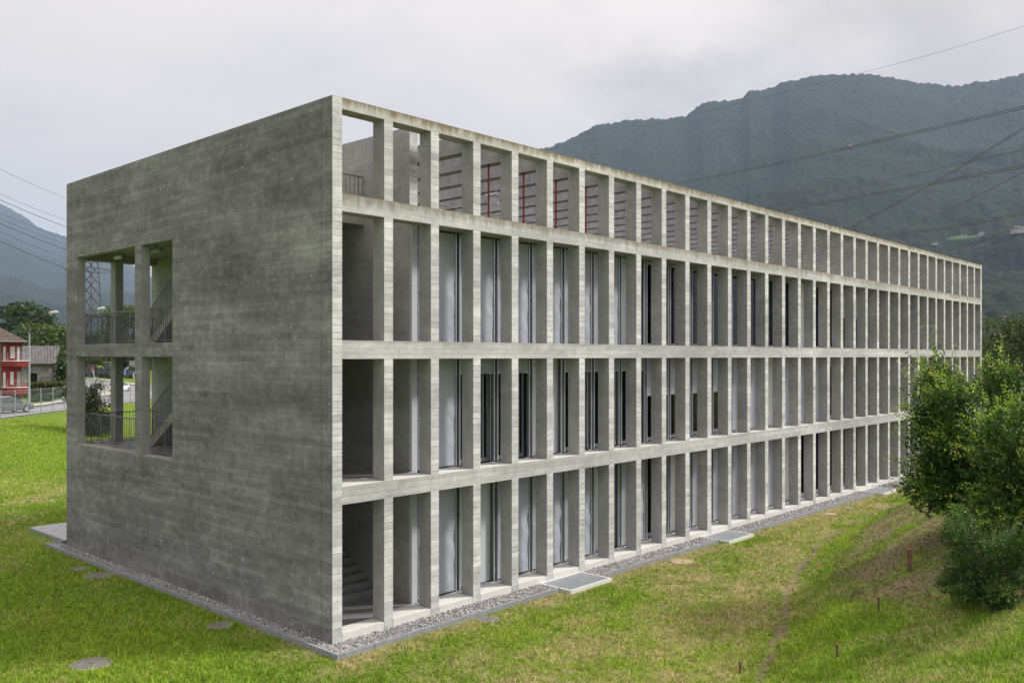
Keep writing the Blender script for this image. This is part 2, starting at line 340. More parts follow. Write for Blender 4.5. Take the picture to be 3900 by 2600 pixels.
# manholes: (pixel bearing only used to survey the place)
MH=[(-4.37,3.0,.38),(-.93,11.0,.40),(-.98,12.45,.25),(-.95,3.5,.27),(4.06,-1.2,.25),(13.2,-1.45,.38),(25.1,-1.45,.36),(27.1,-1.5,.24)]
grass()
def m_cover():
    t=NT('cast_cover',.6,.4);t.b.inputs['Metallic'].default_value=.2;c=t.n('ShaderNodeTexChecker');c.inputs['Scale'].default_value=32;t.L(t.co(),c.inputs[0]);c.inputs[1].default_value=(.13,.12,.115,1);c.inputs[2].default_value=(.22,.205,.195,1)
    n=t.noise(t.co(),5,4);t.col(t.mix(t.ramp(n,(.45,0.),(.65,.8)),c.outputs[0],(.26,.22,.18)));return t.m
M['cover']=m_cover();M['conc']=plain('cover_concrete',(.21,.20,.18),.9,var=.2);M['sand']=plain('sandy_cover',(.36,.27,.18),.95,var=.2)
ml=['big round manhole cover in the shaded lawn nearest the viewer','wide round manhole cover beside the kerb of the blank end wall','half buried small manhole cover behind the wide one by the end wall','small round manhole cover by the kerb near the building corner','tiny drain cover in the lawn in front of the third column','sand covered round manhole between the first two floor grates','tan slab cover in the lawn beyond the second floor grate','small grey slab cover just beyond the tan slab']
for i,(mx,my,mr) in enumerate(MH):
    z=h1(mx,my);t=empty('manhole_cover',(mx,my,z));tag(t,ml[i],'manhole cover','covers in the lawn')
    if i in(6,7):
        b=MB().box(-mr,mr,-mr*.6,mr*.6,-.02,.035);b.build('slab',M['sand' if i==6 else 'conc'],t);continue
    b=MB();
    n=36;V=[];Fc=[]
    for rr,zz in ((mr+.07,0),(mr+.07,.022),(mr,.026),(mr,.012)):
        for j in range(n):V.append((rr*math.cos(2*math.pi*j/n),rr*math.sin(2*math.pi*j/n),zz))
    for q in range(3):
        for j in range(n):Fc.append((q*n+j,q*n+(j+1)%n,(q+1)*n+(j+1)%n,(q+1)*n+j))
    b.add(V,Fc);b.build('frame',M['sand' if i==5 else 'conc'],t)
    c=MB().disc((0,0),mr-.006,-.01,.024,36);c.disc((0,0),.035,.0,.028,12,1);c.build('lid',[M['sand' if i==5 else 'cover'],M['dark']],t)
# ------------------------------------------------------------------ kerb, gravel, paving
kb=MB();kw=.075
L=[(-.45,-.82),(-.45,16.88)]
for a in np.arange(-.82,16.9,1.0): kb.box(-.45,-.45+kw,a+.004,min(a+.996,16.9),-.28,0)
GR=[(7.5,9.5),(16.75,18.65),(32.2,34.1)]
x=-.372
while x<54.:
    x2=min(x+1.0,54.)
    if not any(a-.1<x2 and x<b+.1 for a,b in GR): kb.box(x+.004,x2-.004,-.82,-.82+kw,-.28,0)
    else:
        for a,b in GR:
            if a-.1<x2 and x<b+.1:
                if x<a: kb.box(x+.004,a-.005,-.82,-.82+kw,-.28,0)
                if x2>b: kb.box(b+.005,x2-.004,-.82,-.82+kw,-.28,0)
    x=x2
kb.box(-.375,.225,16.82,16.895,-.28,0)
tag(kb.build('kerb',M['kerb']),'narrow grey stone kerb around the gravel strip',kind='structure')
pv=MB().box(.23,54,16.9,20.53,-.3,-.005,(0,0,1,1,1,1));tag(pv.build('paving',[M['sett'],M['kerb']]),'pale sett paving behind the building',kind='structure')
gb=MB().box(-.375,-.002,-.745,16.82,-.2,-.06).box(-.002,54,-.745,-.002,-.2,-.06);tag(gb.build('gravel_bed',M['pave']),'bed under the gravel',kind='structure')
def gravel():
    def area(x0,x1,y0,y1,den): n=int((x1-x0)*(y1-y0)*den);return np.stack([x0+rng.random(n)*(x1-x0),y0+rng.random(n)*(y1-y0)],-1)
    A=[area(-.36,-.01,-.73,16.8,900),area(-.01,12,-.73,-.02,900),area(12,54,-.73,-.02,520)]
    A+=[area(i*P+W,(i+1)*P,0,0.0,1) for i in range(0)]
    p=np.concatenate(A);keep=np.ones(len(p),bool)
    for a,b in GR: keep&=~((p[:,0]>a-.01)&(p[:,0]<b+.01))
    p=p[keep];n=len(p);s=(.014+.014*rng.random(n))*(1+.25*(p[:,0]>12))
    base=np.array([(1,0,0),(-1,0,0),(0,1,0),(0,-1,0),(0,0,.7),(0,0,-.7)],float)
    V=base[None]*(s[:,None,None])*(.7+.6*rng.random((n,6,1)));a=rng.random(n)*6.28;ca,sa=np.cos(a)[:,None],np.sin(a)[:,None]
    V=np.stack([V[:,:,0]*ca-V[:,:,1]*sa*.8,V[:,:,0]*sa+V[:,:,1]*ca*.8,V[:,:,2]+V[:,:,0]*rng.normal(0,.4,(n,1))],-1)
    V+=np.stack([p[:,0],p[:,1],-.05+.035*rng.random(n)],-1)[:,None]
    f=np.array([(0,2,4),(2,1,4),(1,3,4),(3,0,4),(2,0,5),(1,2,5),(3,1,5),(0,3,5)])
    Fa=(f[None]+(np.arange(n)*6)[:,None,None]).reshape(-1,3)
    pal=np.array([(.52,.51,.5),(.4,.4,.41),(.25,.25,.27),(.30,.25,.24),(.62,.6,.57),(.18,.18,.2)]);C=pal[rng.integers(0,6,n)]
    tag(npmesh('gravel',V.reshape(-1,3),Fa,M['stone'],attrs={'tint':np.repeat(C,6,0)}),'white and grey pebbles filling the strip along the building foot',kind='stuff')
gravel()
def m_grate():
    t=NT('grating',.5,.4);t.b.inputs['Metallic'].default_value=.5;X,Y,Z=t.xyz()
    a=t.ma('LESS_THAN',t.ma('FRACT',t.ma('MULTIPLY',X,30)),.5);b=t.ma('LESS_THAN',t.ma('FRACT',t.ma('MULTIPLY',Y,30)),.5)
    t.col(t.mix(t.ma('MULTIPLY',a,b),(.36,.38,.41),(.20,.215,.235)));return t.m
M['grate']=m_grate()
gl=['light well grate nearest the building corner','light well grate halfway along the lawn edge','light well grate farthest along, near the shrub']
for i,(a,b) in enumerate(GR):
    t=empty('light_well_grate',(a,-1.22,-.055));tag(t,gl[i],'grate','light well grates at the facade foot')
    w=b-a;fr=MB().box(0,w,0,.07,-.3,.035).box(0,.07,.07,1.21,-.3,.035).box(w-.07,w,.07,1.21,-.3,.035).box(.07,w-.07,1.15,1.21,-.3,.035);fr.build('frame',M['sill'],t)
    for q in range(2):
        x0=.075+q*(w-.14)/2;MB().box(x0,x0+(w-.15)/2-.012,.075,1.145,.0,.028).build('grating',M['grate'],t)
# ------------------------------------------------------------------ the building
B=empty('office_building');tag(B,'long board marked concrete office block with a grid of slender columns','building')
# end walls
def cellwall(mb,x0,x1,us,zs,solid,mo,mi,mr):
    nu,nz=len(us)-1,len(zs)-1;S=lambda i,j:0<=i<nu and 0<=j<nz and solid(i,j)
    for i in range(nu):
        for j in range(nz):
            if not S(i,j):continue
            a,b,c,d=us[i],us[i+1],zs[j],zs[j+1]
            mb.add([(x0,a,c),(x0,a,d),(x0,b,d),(x0,b,c)],[(0,1,2,3)],mo);mb.add([(x1,a,c),(x1,b,c),(x1,b,d),(x1,a,d)],[(0,1,2,3)],mi)
            if not S(i-1,j):mb.add([(x0,a,c),(x1,a,c),(x1,a,d),(x0,a,d)],[(0,1,2,3)],mr[0] if i==0 else mr[1])
            if not S(i+1,j):mb.add([(x0,b,c),(x0,b,d),(x1,b,d),(x1,b,c)],[(0,1,2,3)],mr[1])
            if not S(i,j-1):mb.add([(x0,a,c),(x0,b,c),(x1,b,c),(x1,a,c)],[(0,1,2,3)],mr[2])
            if not S(i,j+1):mb.add([(x0,a,d),(x1,a,d),(x1,b,d),(x0,b,d)],[(0,1,2,3)],mr[2])
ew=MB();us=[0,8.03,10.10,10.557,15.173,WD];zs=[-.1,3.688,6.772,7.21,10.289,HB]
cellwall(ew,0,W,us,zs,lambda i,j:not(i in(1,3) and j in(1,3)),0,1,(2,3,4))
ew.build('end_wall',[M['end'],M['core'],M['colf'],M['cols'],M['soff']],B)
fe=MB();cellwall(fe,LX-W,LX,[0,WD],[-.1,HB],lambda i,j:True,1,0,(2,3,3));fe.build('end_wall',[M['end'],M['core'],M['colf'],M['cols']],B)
# columns (front), one per axis
BANDS=[(3.227,3.656),(6.729,7.176),(10.273,10.701),(12.724,13.0)]
ST=[(-.1,3.227),(3.656,6.729),(7.176,10.273),(10.701,12.724)]
SF=(2,2,0,1,1,1)
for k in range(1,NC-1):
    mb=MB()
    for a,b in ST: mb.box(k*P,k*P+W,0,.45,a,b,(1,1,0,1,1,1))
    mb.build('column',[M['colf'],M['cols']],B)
for k,(a,b) in enumerate(BANDS):
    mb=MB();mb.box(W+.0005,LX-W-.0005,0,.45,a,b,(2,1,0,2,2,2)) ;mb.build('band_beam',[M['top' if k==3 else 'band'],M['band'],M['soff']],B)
# rear frame
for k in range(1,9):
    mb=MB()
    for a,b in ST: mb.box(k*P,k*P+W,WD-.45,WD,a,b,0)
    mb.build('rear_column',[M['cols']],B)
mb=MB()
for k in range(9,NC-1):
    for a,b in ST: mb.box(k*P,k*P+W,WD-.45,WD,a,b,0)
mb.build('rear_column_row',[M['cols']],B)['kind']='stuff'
for a,b in BANDS: MB().box(W+.0005,LX-W-.0005,WD-.45,WD,a,b).build('rear_band_beam',M['soff'],B)
# floors
XC=2*P
fl=MB().box(W+.001,LX-W-.001,.452,WD-.452,-.2,.11);fl.build('ground_floor',M['floor'],B)
for (a,b,nm) in ((3.25,3.62,1),(6.76,7.14,2)):
    MB().box(XC+.29,LX-W-.002,.452,WD-.452,a,b,(1,0,0,0,0,0)).build('floor_slab',[M['floor'],M['soff']],B)
    s=MB()
    s.box(W+.001,1.72,.452,WD-.452,a,b,(1,0,0,0,0,0));s.box(1.722,XC-.001,.452,2.2,a,b,(1,0,0,0,0,0)) if nm==1 else s.box(1.722,XC-.001,.452,2.84,a,b,(1,0,0,0,0,0))
    if nm==1:
        s.box(1.722,XC-.001,7.9,WD-.452,a,b,(1,0,0,0,0,0))
    else: s.box(1.722,XC-.001,2.842,8.0,a,b,(1,0,0,0,0,0)).box(1.722,XC-.001,13.6,WD-.452,a,b,(1,0,0,0,0,0))
    s.build('landing',[M['floor'],M['soff']],B)
s=MB().box(W+.001,XC-.001,2.84,8.3,10.535,10.9).box(W+.001,1.72,8.302,WD-.452,10.56,10.9).box(1.722,XC-.001,9.6,WD-.452,10.535,10.9);s.build('roof_landing',M['soff'],B)
MB().box(XC+.29,LX-W-.002,.452,WD-.452,10.3,10.66,(1,0,0,0,0,0)).build('roof_deck',[M['kerb'],M['soff']],B)
# core wall along Y at third axis
cw=MB();cw.box(XC,XC+W,.86,WD-.452,.112,13.0,(0,0,1,0,0,0));cw.build('core_wall',[M['core'],M['colf']],B)
MB().box(XC+.02,XC+.22,.79,.857,.112,10.28).build('metal_cladding',M['panel'],B)
g_=MB().box(XC+.22,XC+.40,.86,.88,.112,10.28,1).box(XC+.34,XC+.39,.80,.858,.13,10.27)  # dark backing strip stands in for shade in the gap beside the rail
for i in range(17): g_.box(XC+.27,XC+.339,.81,.85,.4+i*.585,.43+i*.585)
g_.build('blind_guide',[M['alu'],M['gap_dark']],B)
# inner partition walls (office backs) keep the rooms dark
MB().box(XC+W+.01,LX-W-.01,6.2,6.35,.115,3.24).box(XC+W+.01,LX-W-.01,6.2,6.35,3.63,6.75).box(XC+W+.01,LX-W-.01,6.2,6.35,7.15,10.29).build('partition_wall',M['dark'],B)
# stairs
def stair(y0,z0,dirn,n,x0,x1,run=.28,rise=.1755):
    mb=MB();prof=[(0,0)]
    for i in range(n): prof+=[(i*run,(i+1)*rise),((i+1)*run,(i+1)*rise)]
    top=prof[-1];prof+=[(top[0],top[1]-.34),(.42,-.02) if n*run>1 else (0,-.1)]
    pr=[(y0+dirn*a,z0+b) for a,b in prof];k=len(pr)
    # side faces as quads strips: steps + soffit line
    V=[(x0,a,b) for a,b in pr]+[(x1,a,b) for a,b in pr];Fc=[]
    for i in range(k): Fc.append((i,(i+1)%k,(i+1)%k+k,i+k))
    Fc.append(tuple(range(k)));Fc.append(tuple(range(2*k-1,k-1,-1)));mb.add(V,Fc);return mb
stair(2.25,.11,1,20,1.74,XC-.02).build('staircase',M['floor'],B);stair(13.55,3.62,-1,20,1.75,XC-.02).build('staircase',M['soff'],B);stair(13.55,7.14,-1,20,1.75,XC-.02).build('staircase',M['soff'],B)
def railing(p0,p1,h=1.0,sp=.125,flat=True,posts=()):
    p0,p1=Vector(p0),Vector(p1);mb=MB();L_=(Vector((p1.x,p1.y,0))-Vector((p0.x,p0.y,0))).length;n=max(2,int(L_/sp))
    u=Vector((0,0,1));mb.tube([p0+u*h,p1+u*h],.018,4);mb.tube([p0+u*.06,p1+u*.06],.014,4)
    for i in range(n+1):
        q=p0.lerp(p1,i/n);big=(i%9==0);w=.02 if big else .0075
        mb.box(q.x-w if not big else q.x-.008,q.x+w if not big else q.x+.008,q.y-w,q.y+w,q.z+(.0 if big else .06),q.z+h)
    return mb
for z in(3.70,7.22):
    railing((.34,10.56,z),(.34,15.66,z),1.05).build('railing',M['rail'],B);railing((.34,8.03,z),(.34,10.1,z),1.05).build('railing',M['rail'],B)
    railing((.40,15.62,z-.04),(XC-.05,15.62,z-.04),1.05).build('railing',M['rail'],B)
railing((1.71,13.5,3.68),(1.71,8.0,7.16),1.0).build('stair_railing',M['rail'],B);railing((1.71,13.5,7.2),(1.71,8.0,10.68),1.0).build('stair_railing',M['rail'],B)
railing((1.71,2.0,.2),(1.71,7.8,3.7),1.0).build('stair_railing',M['rail'],B)
railing((W+.05,2.88,10.9),(XC-.03,2.88,10.9),1.0,.14).build('roof_railing',M['rail'],B)
# sill blocks at the foot and first floor sills
sb=[]
for k in range(0,NC-1):
    mb=MB().box(k*P+W+.012,(k+1)*P-.012,0,.47,-.1,.14);mb.build('step_block',M['sill'],B)
    if k: MB().box(k*P+W+.003,(k+1)*P-.003,.475,.76,-.05,.125).build('threshold',M['sill'],B)
sl=MB()
for k in range(0,NC-1): sl.box(k*P+W+.002,(k+1)*P-.002,.004,.78,3.657,3.668)
sl.build('first_floor_sill',M['sill'],B)
# roof beams, pipes
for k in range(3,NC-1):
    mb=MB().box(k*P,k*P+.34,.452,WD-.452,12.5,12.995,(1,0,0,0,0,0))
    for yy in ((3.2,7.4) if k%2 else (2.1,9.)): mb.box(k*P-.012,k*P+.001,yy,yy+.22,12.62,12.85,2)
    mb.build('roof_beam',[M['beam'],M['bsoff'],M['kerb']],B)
for k in(4,5,6,7): MB().tube([(k*P+.14,1.08,10.67),(k*P+.14,1.08,11.0)],.045,10).tube([(k*P+.14,1.08,11.),(k*P+.14,1.08,12.47)],.03,10).disc((k*P+.14,1.08),.075,12.47,12.5,16).build('red_pipe',M['red'],B)
MB().tube([(XC+W,6.,12.2),(20,6,12.14),(LX-W,6.,12.2)],.012,4).build('cable',M['rail'],B)
MB().box(XC+.2,XC+.9,.5,.78,10.67,10.82).build('roof_box',M['panel2'],B)
for k in range(3,28,3): MB().box(k*P+.4,(k+1)*P-.2,.7,1.25,10.665,10.76).build('roof_upstand',M['panel2'],B)
# glazing: R1,R2,R3 kinds per unit
R1={2:'F',3:'D',4:'F',5:'F',6:'F',7:'D',8:'F',9:'G',10:'D',11:'F',12:'F',13:'F',14:'F',15:'F',16:'D',25:'F'}
R2={2:'F',3:'G',4:'G',5:'D',6:'G',7:'G',8:'G',9:'P',10:'P',11:'P',12:'P',13:'F',14:'F',15:'D',16:'F',17:'F',18:'F'}
R3={2:'F',3:'F',4:'F',5:'F',6:'F',7:'F',8:'D',9:'G',17:'D',20:'P',21:'P'}
def fabric(x0,x1,z0,z1,y,amp,seed):
    nx_,nz_=14,46;u=np.linspace(0,1,nx_);v=np.linspace(0,1,nz_);U,V_=np.meshgrid(u,v)
    zz=z0+(z1-z0)*V_;edge=np.exp(-(1-U)*3.2)+.5*np.exp(-U*4.)
    ph=zz*7.5+U*4.+seed*3.1+1.5*vn(zz*1.3+seed,U*2,3)
    yy=y+amp*(np.sin(ph)*edge*.9+.6*(fbm(U*2.5+seed*5,zz*.9,3,8)-.5)*2)*np.sin(np.pi*np.clip(V_,.03,.97))
    PT=np.stack([x0+(x1-x0)*U,yy,zz],-1).reshape(-1,3);n=nx_*nz_;PT=np.concatenate([PT,PT+[0,.004,0]])
    I_=np.arange(n).reshape(nz_,nx_);f=np.stack([I_[:-1,:-1],I_[:-1,1:],I_[1:,1:],I_[1:,:-1]],-1).reshape(-1,4)
    return PT,np.concatenate([f,f[:,::-1]+n])
sd=0
for row,(kinds,z0,z1) in enumerate(((R1,.13,3.225),(R2,3.67,6.727),(R3,7.145,10.271))):
    for k in range(2,NC-2):
        kd=kinds.get(k,'G');xa=k*P+W+.0;xb=(k+1)*P;xm=xb+.14;sd+=1
        # guide rails around the axis, on stand-off brackets
        mb=MB()
        for xr in (xb+.09,xb+.238): mb.box(xr,xr+.038,.80,.87,z0,z1)
        mb.box(xb+.05,xb+.30,.88,.90,z0,z1,1)  # dark strip added to paint the shade of the open gap between rails
        zz=z0+.3
        while zz<z1: mb.box(xb+.13,xb+.15,.81,.86,zz,zz+.03);zz+=.57
        mb.build('blind_guide',[M['alu'],M['gap_dark']],B)
        xl,xr=xa-.11,xb+.11   # window unit bounds
        if kd=='D':
            d=MB().box(xl,xr,.95,1.0,z0,z1).build('door',M['panel2' if row==1 or k>9 else 'panel'],B)
            s=MB();zt=z1-.22
            if row!=0: s.box(xl+.25,xr-.45,.9475,.9495,z0+1.3,z0+1.31).box(xl+.25,xr-.45,.9475,.9495,zt,zt+.01).box(xr-.46,xr-.45,.9475,.9495,z0+1.3,zt)
            else: s.box(xr-.50,xr-.49,.9475,.9495,z0,z1).box(xl+.2,xl+.21,.9475,.9495,z0,z1)
            s.build('panel_seam',M['gap_dark'],d)
            MB().tube([(xr-.62,.95,z0+1.05),(xr-.62,.89,z0+1.05),(xr-.75,.89,z0+1.05)],.012,6).disc((xr-.62,.94),.001,z0,z0+.001,4).build('handle',M['alu'],d)
            continue
        w=MB();t=.055
        w.box(xl,xl+t,1.05,1.12,z0,z1).box(xr-t,xr,1.05,1.12,z0,z1).box(xl+t,xr-t,1.05,1.12,z0,z0+.12).box(xl+t,xr-t,1.05,1.12,z1-.1,z1)
        if kd=='G' and row==1: w.box(xr-.26,xr-.2,1.05,1.12,z0+.12,z1-.1)
        wo=w.build('window',M['alu'],B)
        MB().box(xl+t,xr-t,1.08,1.095,z0+.12,z1-.1).build('pane',M['glass'],wo)
        if kd!='G' or row==1:
            zb={'F':z0+.06,'P':z1-1.35,'G':z1-.42}[kd] if kd!='P' or row!=2 else z1-1.5
            PT,f=fabric(xa+.0,xb+.087,zb,z1-.02,.83,.018 if row==0 else .010,sd)
            bo=npmesh('window_blind',PT,f,M['fabric'],parent=B,smooth=True)
            MB().box(xa+.0,xb+.087,.815,.85,zb-.035,zb).build('bottom_bar',M['alu'],bo)
# desks and teal screens glimpsed behind glass
for k,z in ((3,3.62),(4,3.62),(9,.11),(10,3.62)): MB().box(k*P+.3,k*P+1.6,1.8,2.5,z+.72,z+.76).box(k*P+.35,k*P+.4,1.85,2.45,z,z+.72).box(k*P+1.5,k*P+1.55,1.85,2.45,z,z+.72).build('desk',M['desk'],B)
for k in(10,11,12,13): MB().box(k*P+.5,k*P+1.5,1.9,1.93,7.15,8.1).build('glass_screen',M['teal'],B)
# ceiling lights
def cyl_light(loc,label):
    t=empty('ceiling_light',loc);tag(t,label,'light')
    MB().tube([(0,-.26,0),(0,.26,0)],.075,16).build('body',M['panel'],t);MB().tube([(0,.262,0),(0,.34,0)],.078,16).tube([(0,-.34,0),(0,-.262,0)],.078,16).build('end_cap',M['lampb'],t)
    MB().box(-.02,.02,-.03,.03,.07,.33).build('bracket',M['lampb'],t)
cyl_light((.62,13.15,10.2),'tube light under the loggia ceiling in the wider upper opening');cyl_light((.62,10.35,10.2),'tube light half hidden behind the pier of the upper openings')
t=empty('pipe_cover',(3.0,1.15,0.12));
bpy.data.objects.remove(t)
t=empty('flood_light',(9.15,3.6,12.25));tag(t,'white flood light hung under a rooftop beam','light')
MB().box(-.05,.22,-.25,.25,.02,.1).build('housing',M['panel2'],t);MB().box(.0,.2,-.2,.2,-.28,.0).build('lamp_face',M['desk'],t);MB().box(.26,.30,-.03,.03,-.02,.25).box(.2,.3,-.03,.03,.03,.06).build('bracket',M['lampb'],t)
MB().box(XC-.012,XC-.001,1.52,1.68,1.35,1.50).box(XC-.016,XC-.012,1.55,1.65,1.38,1.47,1).build('wall_plate',[M['white'],M['dark']],B)
MB().tube([(XC-.07,1.62,1.62),(XC-.07,1.62,3.2)],.06,12).build('wall_tube',M['lampb'],B)
# ------------------------------------------------------------------ stakes
def stake(px,py,h,w,label,tilt,orange=True,blue=False):
    p,d=hit(px,py);t=empty('survey_stake',p,random.random());t.rotation_euler=(0,tilt,.3);tag(t,label,'stake','survey stakes in the mound')
    n=5;b=MB();wd=plain('weathered_wood',(.13,.085,.06),.9,var=.3,sc=30) if 'wood' not in M else M['wood'];M['wood']=wd
    V=[(-w,-w,-.15),(w,-w,-.15),(w,w,-.15),(-w,w,-.15),(-w,-w,h),(w,-w,h*.99),(w,w,h*1.01),(-w,w,h)]
    b.add(V,[(0,3,2,1),(4,5,6,7),(0,1,5,4),(1,2,6,5),(2,3,7,6),(3,0,4,7)]);b.build('post',wd,t)
    if 'orange' not in M: M['orange']=plain('orange_marker',(.42,.08,.03),.6,var=.2);M['blue']=plain('blue_marker',(.03,.05,.16),.6)
    if orange: MB().box(-w*1.05,w*1.05,-w*1.05,w*1.05,h*.985,h*1.03).build('painted_tip',M['orange'],t)
    if blue: MB().box(-w*1.06,w*1.06,-w*1.06,w*1.06,h*.46,h*.54).build('paint_ring',M['orange'],t);MB().box(-w*.35,w*.3,-w*1.06,-w*.98,h*.1,h*.44).build('paint_mark',M['blue'],t)
stake(2818,2563,.24,.022,'lone brown stake in the bare patch at the foot of the mound',.02,False)
stake(3188,2506,.30,.02,'tilted thin stake with a pale top, second from the front',-.12)
stake(3346,2333,.36,.024,'thin stake with an orange tip, in the middle of the mound slope',-.06)
stake(3465,2176,.56,.055,'thick wooden stake with an orange ring and blue mark',.02,True,True)
stake(3507,1862,.34,.05,'short brown stake farthest away, beside the big shrub',.0)
# ------------------------------------------------------------------ foliage
def leaves(P0,Dr,size,tint,shape=.42,fold=.25):
    """diamond leaf of 2 tris per point; P0 base points, Dr direction"""
    n=len(P0);Dr=Dr/np.linalg.norm(Dr,axis=1,keepdims=True);rn=rng.normal(size=(n,3));S=np.cross(Dr,rn);S/=np.linalg.norm(S,axis=1,keepdims=True)+1e-9
    Nn=np.cross(Dr,S);s=size[:,None]
    a=P0;b=P0+Dr*s*.45+S*s*shape*.5+Nn*s*fold*.3;c=P0+Dr*s;d=P0+Dr*s*.45-S*s*shape*.5+Nn*s*fold*.3
    V=np.stack([a,b,c,d],1).reshape(-1,3);o=np.arange(n)[:,None]*4
    return V,np.concatenate([o+[0,1,2],o+[0,2,3]],0),np.repeat(tint,4,0)
def sph(n):
    v=rng.normal(size=(n,3));return v/np.linalg.norm(v,axis=1,keepdims=True)
def crown(name,centres,radii,n,size,cols,parent,flat=.8,edge=.55,shape=.8,surf=.45):
    """leaf clumps through lumpy volumes"""
    centres=np.array(centres,float);radii=np.array(radii,float);wt=radii**2;wt/=wt.sum();idx=rng.choice(len(radii),n,p=wt)
    dirs=sph(n);rad=radii[idx]*(surf+(1-surf)*rng.random(n)**.5)*(.8+.45*vn(dirs[:,0]*2.6+idx*3,dirs[:,1]*2.6+dirs[:,2]*2.2,4))
    Pp=centres[idx]+dirs*rad[:,None]*[1,1,flat]
    nz=fbm(Pp[:,0]*.9+50,Pp[:,1]*.9+Pp[:,2]*.9,2,71);keep=nz+rng.random(n)*.25>edge-.12;Pp=Pp[keep];dirs=dirs[keep];m=len(Pp)
    c=np.array(cols);w=rng.random((m,1))*.7+.3*(fbm(Pp[:,0]*.6,Pp[:,2]*.6+Pp[:,1]*.6,2,13)[:,None]*1.6-.3);w=np.clip(w,0,1);T=c[0]*(1-w)+c[1]*w
    V,Fa,T=leaves(Pp,dirs*.6+sph(m)*.9+[0,0,.15],size*(.6+.8*rng.random(m)),T,shape)
    return npmesh(name,V,Fa,M['leaf'],parent=parent,attrs={'tint':T})
def tree(name,px,d,base_z,top_z,rad,cols,label,n=2600,size=.5,trunk=.18,lobes=9,group=None,kind='tree',low=.25):
    p=at(px,HY,d);H=top_z-base_z;t=empty(name,(p.x,p.y,base_z));tag(t,label,kind,group)
    cs=[];rs=[]
    for i in range(lobes):
        a=random.random()*6.28;hh=low+(1-low)*random.random()**.8;rr=rad*.55*math.sqrt(max(.05,1-((hh-low-.35)/(1.15-low))**2))
        cs.append((math.cos(a)*rr,math.sin(a)*rr,min(H*hh,H-rad*.42)));rs.append(rad*random.uniform(.38,.58))
    cs.append((0,0,H-rad*.5));rs.append(rad*.55)
    mb=MB();mb.tube([(0,0,-.3),(.05,0,H*.35),(0,.1,H*.75)],[trunk,trunk*.7,trunk*.25],8)
    for c in cs[:7]: mb.tube([(0,0,H*max(low*.6,.15)),(c[0]*.5,c[1]*.5,(H*.3+c[2])*.5),c],[trunk*.45,trunk*.28,trunk*.08],5)
    mb.build('trunk',M['bark'],t,True)
    crown('crown',cs,rs,n,size,cols,t,edge=.42)
    return t
G1=((.020,.045,.010),(.065,.11,.022));G2=((.04,.075,.012),(.13,.18,.035));G3=((.012,.028,.010),(.04,.065,.02));G4=((.05,.08,.015),(.16,.19,.04))
tg='trees beyond the road'
tree('broadleaf_tree',108,215,3.6,20.3,6.2,G1,'tall dense dark green tree behind the stone barn',4200,.75,.35,12,tg)
tree('broadleaf_tree',172,200,3.5,14.0,5.6,G2,'paler yellow green tree to the right of the tall dark tree',3600,.65,.3,10,tg)
tree('thin_tree',24,230,3.8,20.0,2.8,G3,'thin sparse dark tree above the red house roof',700,.6,.2,6,tg,low=.45)
tree('broadleaf_tree',40,190,3.4,12.5,5.4,G1,'low dark tree just behind the red house roof',2600,.65,.3,9,tg)
tree('broadleaf_tree',232,205,3.5,13.2,4.6,G1,'dark tree beside the edge of the concrete end wall',2200,.65,.3,9,tg)
tree('broadleaf_tree',-60,210,3.5,15,6.5,G1,'dark tree at the far left margin behind the red house',2200,.7,.3,9,tg)
tree('broadleaf_tree',352,240,3.8,12.5,5.5,G3,'dark tree behind the pylon foot, seen in the wide opening',2400,.6,.3,9,tg)
tree('broadleaf_tree',430,225,3.8,13.0,4.8,G1,'dark tree behind the loggia column in the wide opening',2000,.6,.3,8,tg)
tree('broadleaf_tree',488,215,3.8,19.0,5.6,G2,'bright green tall tree seen just left of the opening pier',3800,.6,.3,11,tg,low=.1)
tree('broadleaf_tree',585,220,3.8,14.0,5.0,G1,'dark tree seen in the narrow gap of the small opening',1500,.6,.3,8,tg)
for i,(px,d,zt,rr) in enumerate(((310,262,12,8),(400,265,11,8),(470,262,12,8),(550,268,12,8),(130,255,13,8),(220,258,12,8),(20,250,12,8),(650,262,13,8))):
    tree('wood_tree',px,d,3.5,zt,rr,G3,'dark tree in the wood edge behind the cable drums and barn',1100,1.0,.3,7,'dark wood edge',low=.0)
tree('broadleaf_tree',3885,88,0.3,11.2,5.6,((.022,.042,.008),(.085,.105,.02)),'olive green round tree beyond the far end of the building',6000,.36,.3,14,low=.05)
tree('broadleaf_tree',3760,112,0.3,8.6,4.4,G3,'low dark tree right against the far building corner',3200,.36,.25,10,low=.0)
tree('broadleaf_tree',4080,95,0.3,12.0,6.5,G1,'dark tree at the right margin behind the olive tree',2600,.4,.3,10,low=.05)
